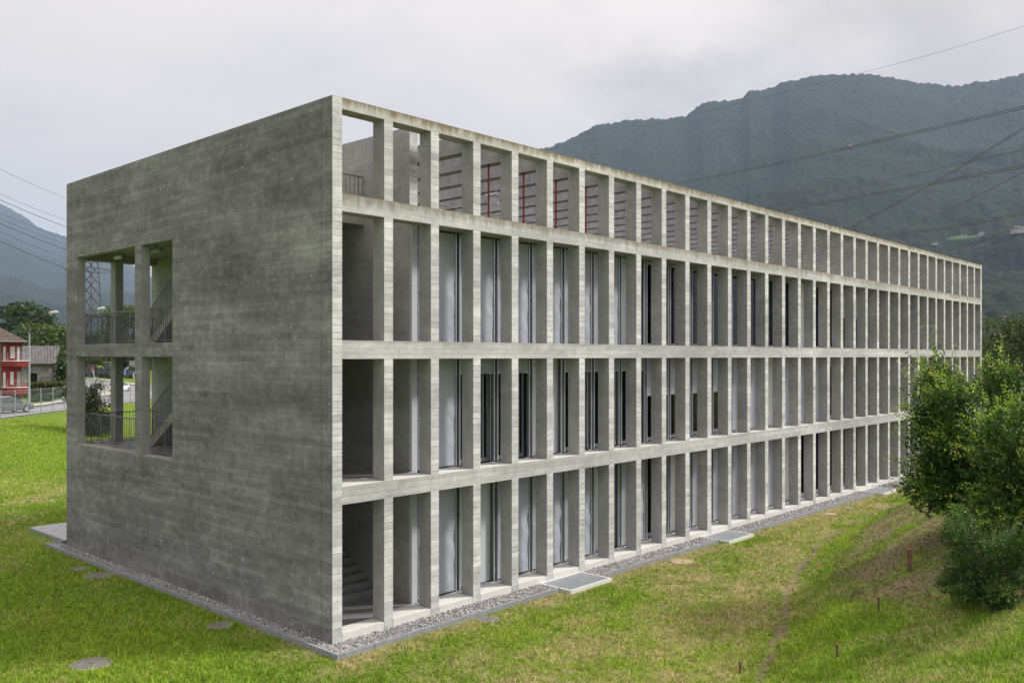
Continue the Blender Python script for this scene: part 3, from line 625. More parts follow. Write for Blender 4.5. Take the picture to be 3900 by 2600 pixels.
# big flowering shrub on the mound
def shrub(name,base,rad,H,nsh,cols,young,label,lpx=.095,dens=1.,squash=1.,seed=0,flowers=0,trail=0):
    t=empty(name,base);tag(t,label,'shrub')
    # lumps define an uneven outline
    cs=np.array([[random.uniform(-1,1)*rad*.78*squash,random.uniform(-1,1)*rad*.72,H*random.uniform(.10,.80)] for _ in range(20)]+[[math.cos(q*.9)*rad*.62,math.sin(q*.9)*rad*.62,H*.12] for q in range(7)]+[[0,0,H*.42],[0,0,H*.22]]);rs=np.array([rad*random.uniform(.20,.40) for _ in range(20)]+[rad*.34]*7+[rad*.6,rad*.72])
    wood=MB();LV=[];LF=[];LT=[];off=0
    A0=[];AD=[];AS=[];AT=[]
    n=int(nsh);idx=rng.choice(len(rs),n,p=rs**2/np.sum(rs**2));dirs=sph(n);dirs[:,2]=np.abs(dirs[:,2])*.9-.25*(rng.random(n)<.45)
    st=cs[idx]+dirs*rs[idx][:,None]*(.35+.5*rng.random((n,1)))
    st[:,2]=np.maximum(st[:,2],.12)
    out=st-np.array([0,0,H*.35]);out/=np.linalg.norm(out,axis=1,keepdims=True)
    for i in range(n):
        ln=random.uniform(.35,.8)*rad/2.6*(1.9 if random.random()<.16 else 1.1);v=out[i]*1.0+rng.normal(0,.38,3)+[0,0,.5];ln*=1.15;v/=np.linalg.norm(v);p=st[i].copy();m=int(9*dens)
        pts=[];yg=young and random.random()<.8
        for j in range(m):
            f=j/(m-1);p=p+v*ln/m;v=v+[rng.normal(0,.05),rng.normal(0,.05),-.035];v/=np.linalg.norm(v);pts.append(p.copy())
            sd_=np.cross(v,rng.normal(size=3));sd_/=np.linalg.norm(sd_)
            for sgn in(1,-1):
                A0.append(p+sd_*sgn*.008);AD.append(v*(.45+.5*f)+sd_*sgn*.9+[0,0,.12*f]);AS.append(lpx*(1.05-.45*f)*random.uniform(.75,1.2))
                w=random.random();c=np.array(cols[0])*(1-w)+np.array(cols[1])*w
                if yg and f>.35: k=(f-.35)/.5*random.uniform(.5,1.1);c=c*(1-min(k,1))+np.array(young)*min(k,1)
                AT.append(c)
        if i%6==0: wood.tube([tuple(st[i]-out[i]*.25)]+[tuple(q) for q in pts[::4]],[.008]+[.005]*len(pts[::4]),3,0,False)
    A0,AD,AS,AT=map(np.array,(A0,AD,AS,AT))
    V,Fa,T=leaves(A0,AD,AS,AT,.34)
    # filler leaves within
    k=int(n*17*dens);idx=rng.choice(len(rs),k,p=rs**2/np.sum(rs**2));dr=sph(k);q=cs[idx]+dr*(rs[idx]*(.95*rng.random(k)**.4))[:,None];q[:,2]=np.maximum(q[:,2],.08)
    w=rng.random((k,1));C=np.array(cols[0])*(1-w)+np.array(cols[1])*w
    V2,F2,T2=leaves(q,sph(k)+[0,0,.3],lpx*1.15*(.7+.5*rng.random(k)),C*.85,.5)
    o=npmesh('foliage',np.concatenate([V,V2]),np.concatenate([Fa,F2+len(V)]),M['leaf'],parent=t,attrs={'tint':np.concatenate([T,T2])})
    for i in range(14):
        a=random.random()*6.28;c=cs[random.randrange(len(cs))];wood.tube([(math.cos(a)*.15,math.sin(a)*.15,-.15),(c[0]*.35,c[1]*.35,c[2]*.5),tuple(c)],[.03,.02,.01],5)
    for i in range(trail):                      # bare arching twigs
        a=rng.choice(len(st));s0=st[a]+out[a]*.2;e=s0+out[a]*.5+[rng.normal(0,.3),rng.normal(0,.3),.1];wood.tube([tuple(s0),tuple((s0+e)/2+[0,0,.12]),tuple(e)],[.006,.005,.003],4)
    wood.build('branches',M['twig'],t)
    if flowers:
        fa=rng.choice(n,flowers);fp=np.repeat(st[fa]+out[fa]*.55,9,0)+rng.normal(0,.035,(flowers*9,3));V3,F3,T3=leaves(fp,sph(len(fp)),np.full(len(fp),.05),np.tile([.62,.16,.22],(len(fp),1)),.7)
        npmesh('blossom',V3,F3,M['leaf'],parent=t,attrs={'tint':T3})
    return t
M['twig']=plain('twig',(.20,.16,.12),.8,var=.2)
SG=((.022,.065,.006),(.09,.18,.018));YG=(.42,.58,.055)
p=rd((3868-1950)/F*24.2,24.2);p.z=h1(p.x,p.y)
shrub('flowering_shrub',p,2.6,4.5,1600,SG,YG,'large bright green shrub with a few pink blossoms at the right',.145,1.,1,1,34,26)
p=rd((3975-1950)/F*20.8,20.8);p.z=h1(p.x,p.y)
shrub('flowering_shrub',p,1.9,3.6,700,SG,YG,'arching shrub cut by the right margin, in front of the large one',.13,1.,1,2,8,14)
p,d_=hit(3785,2288)
shrub('dwarf_shrub',p,1.15,1.85,800,((.025,.065,.010),(.09,.17,.024)),(.16,.28,.04),'small dark fine leaved shrub at the foot of the large one',.065,1.,1,3,2,8)
# purple-green bush behind the building on the bank
p=at(352,HY,70);p.z=h1(p.x,p.y)
shrub('copper_bush',p,1.9,4.6,420,((.010,.022,.006),(.035,.06,.015)),(.12,.06,.03),'dark copper tinged bush on the bank behind the loggia',.17,.8,1,4,0,4)
# ------------------------------------------------------------------ road
def strip(name,pa,pb,mat,lift,label,kind='structure',thick=0.02):
    V=[];Fc=[]
    def dens(pl):
        out=[]
        for (a,b) in zip(pl[:-1],pl[1:]):
            for i in range(12): out.append((a[0]+(b[0]-a[0])*i/12,a[1]+(b[1]-a[1])*i/12))
        return out+[pl[-1]]
    A,Bq=dens(pa),dens(pb);nn=8
    for a,b in zip(A,Bq):
        for j in range(nn+1):
            f=j/nn;v=rd(a[0]+(b[0]-a[0])*f,a[1]+(b[1]-a[1])*f);V.append((v.x,v.y,h1(v.x,v.y)+lift))
    for i in range(len(A)-1):
        for j in range(nn): q=i*(nn+1)+j;Fc.append((q,q+1,q+nn+2,q+nn+1))
    o=MB().add(V,Fc).build(name,mat)
    return tag(o,label,kind=kind)
outer=[(-42.6,45),(-42.8,100),(-46,125),(-54,141),(-66,154),(-88,187),(-120,230)]
inner=[(-48.6,45),(-48.8,92),(-53,118),(-60,131),(-74,143),(-98,172),(-132,214)]
strip('road',outer,inner,M['asphalt'],.05,'grey asphalt road curving away behind the fence')
off=lambda pl,a,b:[(x+a,y+b) for x,y in pl]
strip('pavement',inner,off(inner,-1.7,-.6),M['pave'],.15,'pale pavement along the far side of the road')
strip('pavement',off(outer[2:],.35,.25),off(outer[2:],1.6,1.2),M['pave'],.15,'pale pavement on the outside of the bend')
strip('kerb',off(inner,.16,.0),inner,M['brownkerb'],.165,'brown kerb of the far pavement')
strip('kerb',off(outer[2:],.15,.1),off(outer[2:],.36,.26),M['brownkerb'],.165,'brown kerb on the outside of the bend')
strip('road_marking',off(outer,-.4,-.1),off(outer,-.55,-.12),M['white'],.056,'white edge line of the road')
strip('road_marking',[(a[0]*.5+b[0]*.5+.07,a[1]*.5+b[1]*.5) for a,b in zip(outer,inner)],[(a[0]*.5+b[0]*.5-.07,a[1]*.5+b[1]*.5) for a,b in zip(outer,inner)],M['white'],.056,'white centre line of the road')
# mesh fence along the road
fc=empty('mesh_fence',rd(-42,60,1.5));fc.location=(0,0,0);tag(fc,'grey mesh fence with slim posts along the near side of the road','fence')
mb=MB();dd=52.
while dd<112:
    v=rd(-42.0-(max(dd-100,0)*.0),dd);z=h1(v.x,v.y);h=2.35 if dd<92 else 2.1
    MB().tube([(v.x,v.y,z-.1),(v.x,v.y,z+h)],.038,6).disc((v.x,v.y),.05,z+h,z+h+.03,6).build('post',M['galv'],fc)
    v2=rd(-42.0,dd+2.05);z2=h1(v2.x,v2.y);h2=2.35 if dd+2.05<92 else 2.1
    for i in range(13): f=i/12;mb.tube([(v.x,v.y,z+.05+(h-.1)*f),(v2.x,v2.y,z2+.05+(h2-.1)*f)],.006 if 0<i<12 else .012,3,0,False)
    for i in range(1,14): f=i/14;q=v.lerp(v2,f);zq=z+(z2-z)*f;mb.tube([(q.x,q.y,zq+.05),(q.x,q.y,zq+h-.05)],.004,3,0,False)
    dd+=2.05
mb.build('wire_mesh',M['galv'],fc)
# street lamps
def lamp(name,px,d,h,arm,label,dirpx=1):
    p=at(px,HY,d);z=h1(p.x,p.y);t=empty(name,(p.x,p.y,z));tag(t,label,'street lamp','street lamps by the road')
    ax=Vector((SS,-CC,0))*dirpx;up=Vector((0,0,1))
    MB().tube([up*-.1,up*3,up*(h-1.4)],[.11,.09,.07],8).build('pole',M['galv'],t)
    pts=[up*(h-1.4),up*(h-.5),up*(h-.15)+ax*.25,up*(h+.15)+ax*.8,up*(h+.75)+ax*arm]
    MB().tube(pts,[.06,.05,.045,.04,.035],8).build('arm',M['rust'],t)
    e=pts[-1];b=MB();b.tube([e-ax*.05,e+ax*.15+up*.03,e+ax*.7+up*.14,e+ax*.95+up*.12],[.07,.16,.15,.05],8);b.build('lamp_head',M['panel2'],t,True)
M['rust']=plain('rusty_steel',(.13,.085,.06),.7,var=.25)
lamp('street_lamp',112,93,9.0,2.1,'street lamp with a curved rusty arm in front of the red house')
lamp('street_lamp',312,108,10.2,1.9,'street lamp half hidden behind the end wall, seen through the wide opening')
# ------------------------------------------------------------------ red house, local frame: +x to the right, +y away
M['redwall']=plain('red_render',(.30,.035,.035),.8,var=.1,sc=1.5);M['tile']=None
def m_tile(name,c1,c2,w,h,axis='x'):
    t=NT(name,.8,.2);X,Y,Z=t.xyz();br=t.n('ShaderNodeTexBrick',offset=0.);t.L(t.comb(X,Y if axis=='xy' else Z,0),br.inputs['Vector'])
    for k,q in (('Scale',1.),('Mortar Size',.05),('Mortar Smooth',.6),('Brick Width',w),('Row Height',h)):br.inputs[k].default_value=q
    br.inputs['Color1'].default_value=c1+(1,);br.inputs['Color2'].default_value=c2+(1,);br.inputs['Mortar'].default_value=(.045,.04,.04,1);t.col(br.outputs[0]);return t.m
M['tile']=m_tile('clay_tiles',(.10,.065,.06),(.16,.11,.095),.28,.35,'xy');M['tile2']=m_tile('grey_tiles',(.12,.11,.115),(.19,.175,.18),.40,.36,'xy')
def local(px,d,z=None,rz=0):
    p=at(px,HY,d);return (p.x,p.y,h1(p.x,p.y) if z is None else z)
RZ=YAW-math.pi/2
rzp=lambda px:YAW-math.atan((px-1950)/F)-math.pi/2
hd=106;u=hd/F
o=local(0,hd,1.75);hs=empty('red_house',o,rzp(40));tag(hs,'red rendered house with white shutters and curved balconies','house')
KA=.867;u_=u;u=u*KA;xR=86*u
MB().box(-11,xR,0,9,0,6.75,0).build('wall',M['redwall'],hs)
# hipped roof
zE=6.8;r=MB();x0,x1,y0,y1=-11.6,106*u,-1.2,9.8
r.add([(x0,y0,zE),(x1,y0,zE),(x1,y1,zE),(x0,y1,zE),(x0+4.5,4.3,zE+2.4),(-1.2,4.3,zE+2.4)],[(0,1,5,4),(1,2,5),(2,3,4,5),(3,0,4)],0);r.add([(x0,y0,zE-.14),(x1,y0,zE-.14),(x1,y1,zE-.14),(x0,y1,zE-.14)]+[(x0,y0,zE-.002),(x1,y0,zE-.002),(x1,y1,zE-.002),(x0,y1,zE-.002)],[(0,3,2,1),(0,1,5,4),(1,2,6,5),(2,3,7,6),(3,0,4,7)],1)
ro=r.build('roof',[M['tile'],M['bark']],hs);MB().tube([(x0,y0-.05,zE-.05),(x1,y0-.05,zE-.05)],.08,6).build('gutter',M['lampb'],ro)
ho=lambda py:CZ+(HY-py)*u_-1.75
for (a,b,pt,pb,dk) in ((12,22,1318,1377,0),(39,57,1319,1364,0),(65,77,1320,1377,0),(11.5,21.5,1418,1483,0),(39,52,1416,1464,0),(65,83,1414,1479,1)):
    s=MB().box(a*u,b*u,-.06,-.003,ho(pb),ho(pt)).box(a*u+.06,b*u-.06,-.068,-.062,ho(pt)-.85*(ho(pt)-ho(pb)),ho(pt)-.06)
    s.build('shutter',M['pave' if dk else 'white'],hs)
for (pt,pb,pr_) in ((1375,1395,1360),(1476,1500,1468)):
    b=MB();n=14;V=[];Fc=[];xa,xb=6*u,112*u
    def edge(f): return (xa+(xb-xa)*f,-.25-1.1*math.sin(min(1,f*1.6)*math.pi/2))
    for z in(ho(pb),ho(pt)):
        for i in range(n+1): V.append(edge(i/n)+(z,))
        V+= [(xb,.0-.01,z),(xa,-.01,z)]
    k=n+3
    for i in range(k): Fc.append((i,(i+1)%k,(i+1)%k+k,i+k))
    Fc.append(tuple(range(k))[::-1]);Fc.append(tuple(range(k,2*k)));bo=b.add(V,Fc).build('balcony',M['redwall'],hs)
    b=MB()
    for zz in (ho(pt)+.35,ho(pt)+.65,ho(pt)+.95): b.tube([edge(i/n)+(zz,) for i in range(n+1)],.02,4)
    for i in range(0,n+1,3): e=edge(i/n);b.tube([e+(ho(pt),),e+(ho(pt)+.95,)],.02,4)
    b.build('balcony_railing',M['galv'],bo)
    b=MB();b.tube([edge(i/n)+(ho(pt)+.03,) for i in range(n+1)],.06,4).build('coping',M['white'],bo)
MB().tube([(3*u,-.08,0),(3*u,-.08,6.5)],.06,6).tube([(xR-.06,-.08,0),(xR-.06,-.08,6.2),(xR+.4,-.9,6.6)],.06,6).build('downpipe',M['lampb'],hs)
MB().box(84*u*.93,84*u,-1.1,-.8,0,ho(1500)).build('balcony_pillar',M['redwall'],hs)
MB().box(86*u,104*u,-.9,-.87,ho(1474),ho(1458)).build('orange_cloth',M['orange'],hs)
# stone barn
hd=126;u=hd/F;bz=2.6;o=local(0,hd,bz);bn=empty('stone_barn',o,rzp(110));u_=u;u=u*.875;tag(bn,'old rubble stone barn with a grey tiled roof','barn')
def m_rubble():
    t=NT('rubble_stone',.95,.1);c=t.vor(t.co(),2.6,'Color');e=t.vor(t.co(),2.6,'Distance','DISTANCE_TO_EDGE');n=t.noise(t.co(),1.2,4);cc=t.mix(.25,(.19,.165,.14),c,'MIX');cc=t.mix(t.ramp(n,(.4,0.),(.6,.5)),cc,(.12,.105,.09));cc=t.mix(t.ramp(e,(.0,.6),(.08,0.)),cc,(.25,.22,.18));h=t.n('ShaderNodeHueSaturation');h.inputs['Saturation'].default_value=.45;t.L(cc,h.inputs['Color']);t.col(h.outputs[0]);t.bump(e,.6,.05);return t.m
M['rubble']=m_rubble()
ho=lambda py:CZ+(HY-py)*u_-bz
w=MB();xa,xb=70*u,224*u;da,db,dz=113*u,143*u,ho(1422)
w.box(xa,da,0,5.5,-.5,ho(1382)).box(db,xb,0,5.5,-.5,ho(1382)).box(da,db,0,5.5,dz,ho(1382)).box(da,db,1.2,5.5,-.5,dz,1);zr=ho(1315)
w.add([(xb,0,ho(1382)),(xb,5.5,ho(1382)),(xb,2.75,zr-.1)],[(0,1,2)],0);w.build('wall',[M['rubble'],M['dark']],bn)
r=MB();e=.5;xe=232*u;zl=ho(1384);V=[(xa-1,-e,zl),(xe-.4,-e,zl),(xe,2.75,zr),(xa-1,2.75,zr),(xe-.4,6,zl),(xa-1,6,zl)]
r.add(V+[(a,b,c-.15) for a,b,c in V],[(0,1,2,3),(3,2,4,5),(6,9,8,7),(9,11,10,8),(0,6,7,1),(1,7,8,2),(2,8,10,4)],[0,0,1,1,1,1,1]);r.build('roof',[M['tile2'],M['bark']],bn)
MB().box(xb+.003,xb+.5,-.02,.4,-.5,ho(1384)-.1).build('quoin',M['sill'],bn);MB().tube([(xb-.25,-.1,0),(xb-.25,-.1,ho(1384))],.06,6).build('downpipe',M['galv'],bn)
# vines, hedge, retaining wall
def hedge(name,pts,hh,wd,label,cols,n,sz=.28,cat='hedge',dz=0):
    t=empty(name,pts[0]);tag(t,label,cat);p0=Vector(pts[0]);p1=Vector(pts[1]);ax=(p1-p0);N_=n;f=rng.random(N_);side=np.array((-ax.y,ax.x,0))/max(ax.length,1e-6)
    q=np.outer(f,np.array(ax));q+=np.outer((rng.random(N_)-.5)*wd,side);q[:,2]+=rng.random(N_)**.6*hh*(.85+.3*vn(f*25,f*0,6))
    w=rng.random((N_,1));C=np.array(cols[0])*(1-w)+np.array(cols[1])*w;V,Fa,T=leaves(q,sph(N_)+[0,0,.3],sz*(.6+.8*rng.random(N_)),C,.8)
    npmesh('foliage',V,Fa,M['leaf'],parent=t,attrs={'tint':T});MB().box(-.0,.02,-.02,.02,-.1,.1).build('stem',M['bark'],t)
a=at(88,1492,113);b=at(262,1486,113);hedge('vine_row',(a,b),.95,2.5,'row of leafy vines in front of the stone barn',G4,2600,.34,'vines')
a=at(84,1508,110);b=at(262,1500,110);hedge('vine_row',(a,b),.6,1.2,'dark shaded vine stems below the bright vine row',G3,1400,.34,'vines')
a=at(118,1541,100);b=at(238,1514,104);hedge('clipped_hedge',(a,b),.75,1.0,'clipped green hedge on top of the low roadside wall',((.03,.06,.015),(.08,.12,.03)),2600,.2)
a=at(258,1455,150);b=at(228,1380,150);hedge('climbing_hedge',(at(228,1500,128),at(262,1500,128)),4.6,3,'tall green bush right of the stone barn',G1,1500,.4)
hedge('field_hedge',(at(315,1386,235),at(400,1386,235)),1.6,3,'low bright hedge beyond the cable drums',G4,1300,.4)
w=MB();a=at(118,1556,97);b=at(240,1534,101);ax=(b-a).normalized();w.add([(a.x,a.y,1.2),(b.x,b.y,1.2),(b.x,b.y,at(240,1519,101).z),(a.x,a.y,at(118,1545,97).z)]+[(a.x+SS*.0+CC*.3,a.y+.3*SS,1.2),(b.x+CC*.3,b.y+.3*SS,1.2),(b.x+CC*.3,b.y+SS*.3,at(240,1519,101).z),(a.x+CC*.3,a.y+SS*.3,at(118,1545,97).z)],[(0,1,2,3),(3,2,6,7),(1,5,6,2),(5,4,7,6),(4,0,3,7)]);tag(w.build('retaining_wall',M['pave']),'low sloping concrete wall under the clipped hedge','wall')
for i,(px,lb) in enumerate(((222,'left one of two white utility boxes beyond the hedge'),(236,'right one of two white utility boxes beyond the hedge'))):
    p=at(px,1509,106);t=empty('utility_box',p,RZ);tag(t,lb,'utility box','white boxes by the hedge');MB().box(-.2,.2,-.15,.15,-.6,.36).build('body',M['white'],t);MB().box(-.22,.22,-.17,.17,.362,.4).build('lid',M['panel2'],t)
# ------------------------------------------------------------------ station wagon (local: +x forward)
def car(paint):
    t=empty('station_wagon');L2,Wd=4.55,.88
    xs_=[-2.27,-2.2,-1.9,-1.3,-.4,.5,1.1,1.6,2.1,2.27]
    top=[.80,.92,.96,.97,.96,.95,.93,.88,.76,.6];wid=[.78,.84,.87,.88,.88,.88,.88,.87,.82,.7];bot=[.38,.28,.24,.22,.22,.22,.22,.22,.25,.33]
    b=MB();V=[];n=10;Fc=[]
    for x,tz,w,bz_ in zip(xs_,top,wid,bot): V+=[(x,-w*.93,bz_),(x,-w,bz_+.12),(x,-w,.62),(x,-w*.97,tz-.06),(x,-w*.88,tz),(x,w*.88,tz),(x,w*.97,tz-.06),(x,w,.62),(x,w,bz_+.12),(x,w*.93,bz_)]
    for i in range(len(xs_)-1):
        for j in range(n): Fc.append((i*n+j,(i+1)*n+j,(i+1)*n+(j+1)%n,i*n+(j+1)%n))
    Fc.append(tuple(range(n)));Fc.append(tuple(range((len(xs_)-1)*n,len(xs_)*n))[::-1]);b.add(V,Fc);
    body=b.build('body',paint,t)
    g=MB();xs2=[-2.12,-1.85,-1.0,0,.25,1.05];tz=[1.02,1.40,1.43,1.42,1.38,.93];bw=[.80,.82,.84,.84,.84,.82];tw=[.78,.60,.62,.62,.60,.8];V=[];Fc=[]
    for x,z_,a_,c_ in zip(xs2,tz,bw,tw): V+=[(x,-a_,.93),(x,-c_,z_),(x,c_,z_),(x,a_,.93)]
    for i in range(5):
        for j in range(3): Fc.append((i*4+j,(i+1)*4+j,(i+1)*4+j+1,i*4+j+1))
    g.add(V,Fc);g.build('windows',M['carglass'],t)
    r_=MB();r_.add([(-1.95,-.60,1.42),(-1.0,-.63,1.45),(0,-.63,1.44),(.3,-.60,1.39),(-1.95,.60,1.42),(-1.0,.63,1.45),(0,.63,1.44),(.3,.60,1.39)],[(0,1,5,4),(1,2,6,5),(2,3,7,6)])
    for s in(1,-1):
        r_.tube([(-1.95,s*.6,1.42),(-2.2,s*.8,.98)],.04,4).tube([(-.95,s*.63,1.43),(-1.0,s*.85,.95)],.03,4).tube([(.05,s*.63,1.42),(.0,s*.86,.95)],.025,4).tube([(.3,s*.6,1.38),(1.05,s*.8,.94)],.035,4)
    r_.build('roof',paint,t)
    for s in(1,-1): MB().tube([(-1.8,s*.58,1.44),(-1.6,s*.58,1.5),(-.1,s*.58,1.5),(.1,s*.58,1.44)],.02,5).build('roof_rail',M['alu'],t)
    for x in(-1.32,1.33):
        for s in(1,-1):
            w=empty('wheel',(x,s*.80,.32));w.parent=t;MB().tube([(0,-.1,0),(0,.1,0)],.32,20).build('tyre',M['tyre'],w);q=MB().tube([(0,s*.085,0),(0,s*.112,0)],.21,10)
            q.build('rim',M['alu'],w)
    for s in(1,-1):
        MB().box(-2.285,-2.1,s*.83-.14 if s>0 else -.845,.845 if s>0 else -.69,.66,.86).build('tail_light',M['tail'],t);MB().box(2.05,2.26,s*.62-.15,s*.62+.15,.58,.72).build('headlight',M['panel2'],t)
        MB().tube([(.85,s*.86,.98),(.85,s*1.02,1.02)],.07,6).build('mirror',paint,t)
    MB().box(-2.3,-2.275,-.27,.27,.62,.74).build('number_plate',M['white'],t);MB().box(-2.31,-2.2,-.8,.8,.36,.5).build('bumper',paint,t)
    return t
M['silver']=plain('silver_paint',(.20,.205,.22),.3,.6,.5,.03);M['whitecar']=plain('white_car_paint',(.7,.7,.7),.3,0,.5,.03)
M['carglass']=plain('car_glass',(.03,.035,.04),.08,0,.6,.0);M['tyre']=plain('tyre',(.02,.02,.02),.8);M['tail']=plain('tail_light',(.5,.03,.02),.2)
c=car(M['silver']);tag(c,'silver station wagon driving away on the road behind the fence','car')
v=rd(-46.0,80.3);hdv=Vector((SS*.40+CC*.92,-CC*.40+SS*.92));c.location=(v.x,v.y,h1(v.x,v.y)+.06);c.rotation_euler=(0,0,math.atan2(hdv.y,hdv.x))
c2=copytree(c);tag(c2,'white car far off on the bend, mostly behind a loggia column','car');v=at(455,HY,128);c2.location=(v.x,v.y,h1(v.x,v.y)+.06);c2.rotation_euler=(0,0,math.atan2(hdv.y,hdv.x)+.5)
for ch in c2.children:
    if ch.type=='MESH' and ch.data.materials and ch.data.materials[0]==M['silver']:
        ch.material_slots[0].link='OBJECT';ch.material_slots[0].material=M['whitecar']
# ------------------------------------------------------------------ cable drums
M['drum']=plain('drum_black',(.035,.035,.04),.7,var=.2);M['drumw']=plain('drum_grey',(.18,.19,.20),.6);M['blue2']=plain('sign_blue',(.05,.16,.45),.5)
def drum(px,py,d,dia,ang,label,white=False,text=False):
    p=at(px,py,d);zg=p.z;t=empty('cable_drum',(p.x,p.y,zg+dia/2),ang);R=dia/2;tag(t,label,'cable drum','cable drums beyond the road')
    for s in(-1,1):
        b=MB();n=40;V=[];Fc=[]
        for rr,yy in ((R,-.06),(R,.06),(R*.66,.06),(R*.66,-.06)):
            for j in range(n): a=2*math.pi*j/n;V.append((rr*math.cos(a),s*.62+yy,rr*math.sin(a)))
        for q in range(4):
            for j in range(n): Fc.append((q*n+j,q*n+(j+1)%n,((q+1)%4)*n+(j+1)%n,((q+1)%4)*n+j))
        b.add(V,Fc,0)
        for j in range(0,n):
            a=2*math.pi*j/n;b.tube([(R*.76*math.cos(a),s*.62+s*.065,R*.76*math.sin(a)),(R*.97*math.cos(a),s*.62+s*.065,R*.97*math.sin(a))],.018,3,1)
        for j in range(8): a=2*math.pi*j/8;b.tube([(0,s*.62,0),(R*.7*math.cos(a),s*.62,R*.7*math.sin(a))],.045,4,2)
        b.build('flange',[M['drum'],M['drumw'],M['panel2'] if white else M['drumw']],t)
    b=MB().tube([(0,-.56,0),(0,.56,0)],R*.72,28);b.build('cable_winding',M['drum'],t)
    if white:
        b=MB();n=30
        V=[];Fc=[]
        for rr in(R*.74,R*.88):
            for j in range(n+1): a=2*math.pi*j/n;V.append((rr*math.cos(a),-.70,rr*math.sin(a)))
        for j in range(n): Fc.append((j,j+1,j+n+2,j+n+1))
        b.add(V,Fc).build('painted_ring',M['white'],t)
    if text:
        b=MB();n=16;V=[];Fc=[]
        for rr in(R*.70,R*.97):
            for j in range(n+1): a=math.pi*(1.12-.50*j/n);V.append((rr*math.cos(a),-.695,rr*math.sin(a)))
        for j in range(n): Fc.append((j,j+1,j+n+2,j+n+1))
        b.add(V,Fc).build('name_band',M['blue2'],t)
        for i,ch in enumerate('BRUGG'):
            cu=bpy.data.curves.new('letter','FONT');cu.body=ch;cu.size=.46;cu.align_x='CENTER';cu.align_y='CENTER';cu.extrude=.005;cu.materials.append(M['white'])
            o0=bpy.data.objects.new('tmp_letter',cu);COL.objects.link(o0);bpy.context.view_layer.update();me=bpy.data.meshes.new_from_object(o0);bpy.data.objects.remove(o0);o=bpy.data.objects.new('letter',me);COL.objects.link(o);a=math.pi*(1.08-.105*i);o.parent=t;o.location=(R*.835*math.cos(a),-.71,R*.835*math.sin(a));o.rotation_euler=(math.pi/2,-(a-math.pi/2),0)
AR=RZ+.62
for (px,py,dia,lb,w,tx) in ((318,1436,2.4,'leftmost cable drum, small and half hidden by the end wall',0,0),(350,1436,2.95,'tall black cable drum behind the red road sign',0,0),(386,1438,2.2,'lower cable drum with a blue hub between two tall ones',0,0),(412,1440,2.7,'black cable drum just left of the loggia column',0,0),(432,1441,2.6,'cable drum hidden mostly by the loggia column',0,0),(496,1445,3.2,'large cable drum with white lettering on a blue band',0,1),(520,1446,2.2,'cable drum with a white painted ring beside the lettered drum',1,0)):
    drum(px,py,205,dia,AR,lb,w,tx)
hedgeM=None
# grassy verge is ground; white container, grey kiosk
for (px0,px1,pt,pb,m,nm,lb) in ((485,520,1375,1400,'white','container','white container behind the cable drums'),(397,420,1380,1400,'conc','kiosk','small grey concrete kiosk behind the cable drums')):
    u=222/F;p=at(px0,pb,222);t=empty(nm,p,RZ);tag(t,lb,'container' if m=='white' else 'kiosk');w=(px1-px0)*u;h=(pb-pt)*u
    b=MB().box(0,w,0,3,-.6,h)
    for i in range(8): b.box(w*i/8+.02,w*i/8+.12,-.04,-.001,-.4,h-.15)
    b.build('body',M[m],t);MB().box(-.1,w+.1,-.15,3.1,h+.002,h+.12).build('roof',M['panel2'],t)
# red sign on leaning pole
p=at(361,1438,150);t=empty('road_sign',p);tag(t,'small red sign on a leaning white pole in front of the drums','sign');q=at(353,1402,150)-p
MB().tube([(0,0,-.3),tuple(q)],.05,6).build('pole',M['white'],t);b=MB();
for i in range(1): b.tube([tuple(q-Vector((CC,SS,0))*.08),tuple(q-Vector((CC,SS,0))*.12)],.33,8)
b.build('sign_face',M['orange'],t)
M['yellow']=plain('yellow_paint',(.6,.5,.08),.5)
for px,lb in ((494,'left black and yellow bollard on the verge'),(504,'middle black and yellow bollard on the verge'),(513,'right black and yellow bollard on the verge')):
    p=at(px,1457,150);t=empty('bollard',p);tag(t,lb,'bollard','bollards on the verge');b=MB()
    for i in range(4): b.tube([(0,0,i*.17-.05),(0,0,i*.17+.12)],.05,6,i%2)
    b.build('post',[M['yellow'],M['dark']],t)
# ------------------------------------------------------------------ pylon and cables
M['steel']=plain('pylon_steel',(.10,.10,.10),.6,.4,var=.2)
PD=260;pb=at(347,1392,PD);pz=pb.z;py_=empty('lattice_pylon',pb,rzp(347)+math.pi/4);tag(py_,'lattice steel power pylon seen through the loggia opening','pylon')
def pyl():
    H=43.;leg=MB();br=MB()
    hw=lambda z:2.5-.0385*min(z,36.)
    cn=[(-1,-1),(1,-1),(1,1),(-1,1)]
    for a,b in cn: leg.tube([(a*hw(0),b*hw(0),-1),(a*hw(36),b*hw(36),36),(a*.1,b*.1,H)],[.22,.17,.08],4)
    z=0
    while z<36:
        h=hw(z)*1.9;z2=min(z+h,36.);
        for i in range(4):
            (a,b),(c,d)=cn[i],cn[(i+1)%4]
            br.tube([(a*hw(z),b*hw(z),z),(c*hw(z2),d*hw(z2),z2)],.10,4,0,False).tube([(c*hw(z),d*hw(z),z),(a*hw(z2),b*hw(z2),z2)],.10,4,0,False)
        z=z2
    leg.build('leg_frame',M['steel'],py_);br.build('bracing',M['steel'],py_)
    for z,l in ((27.5,7.2),(32.,6.2),(36.,5.2)):
        am=MB()
        for s in(-1,1):
            for b in(-1,1): am.tube([(s*hw(z),b*hw(z),z),(s*l*.707,-s*l*.707,z+.35)],.09,4).tube([(s*hw(z+1.6),b*hw(z+1.6),z+1.6),(s*l*.707,-s*l*.707,z+.35)],.08,4)
        am.build('cross_arm',M['steel'],py_)
pyl()
M['wire']=plain('cable_dark',(.04,.04,.045),.6)
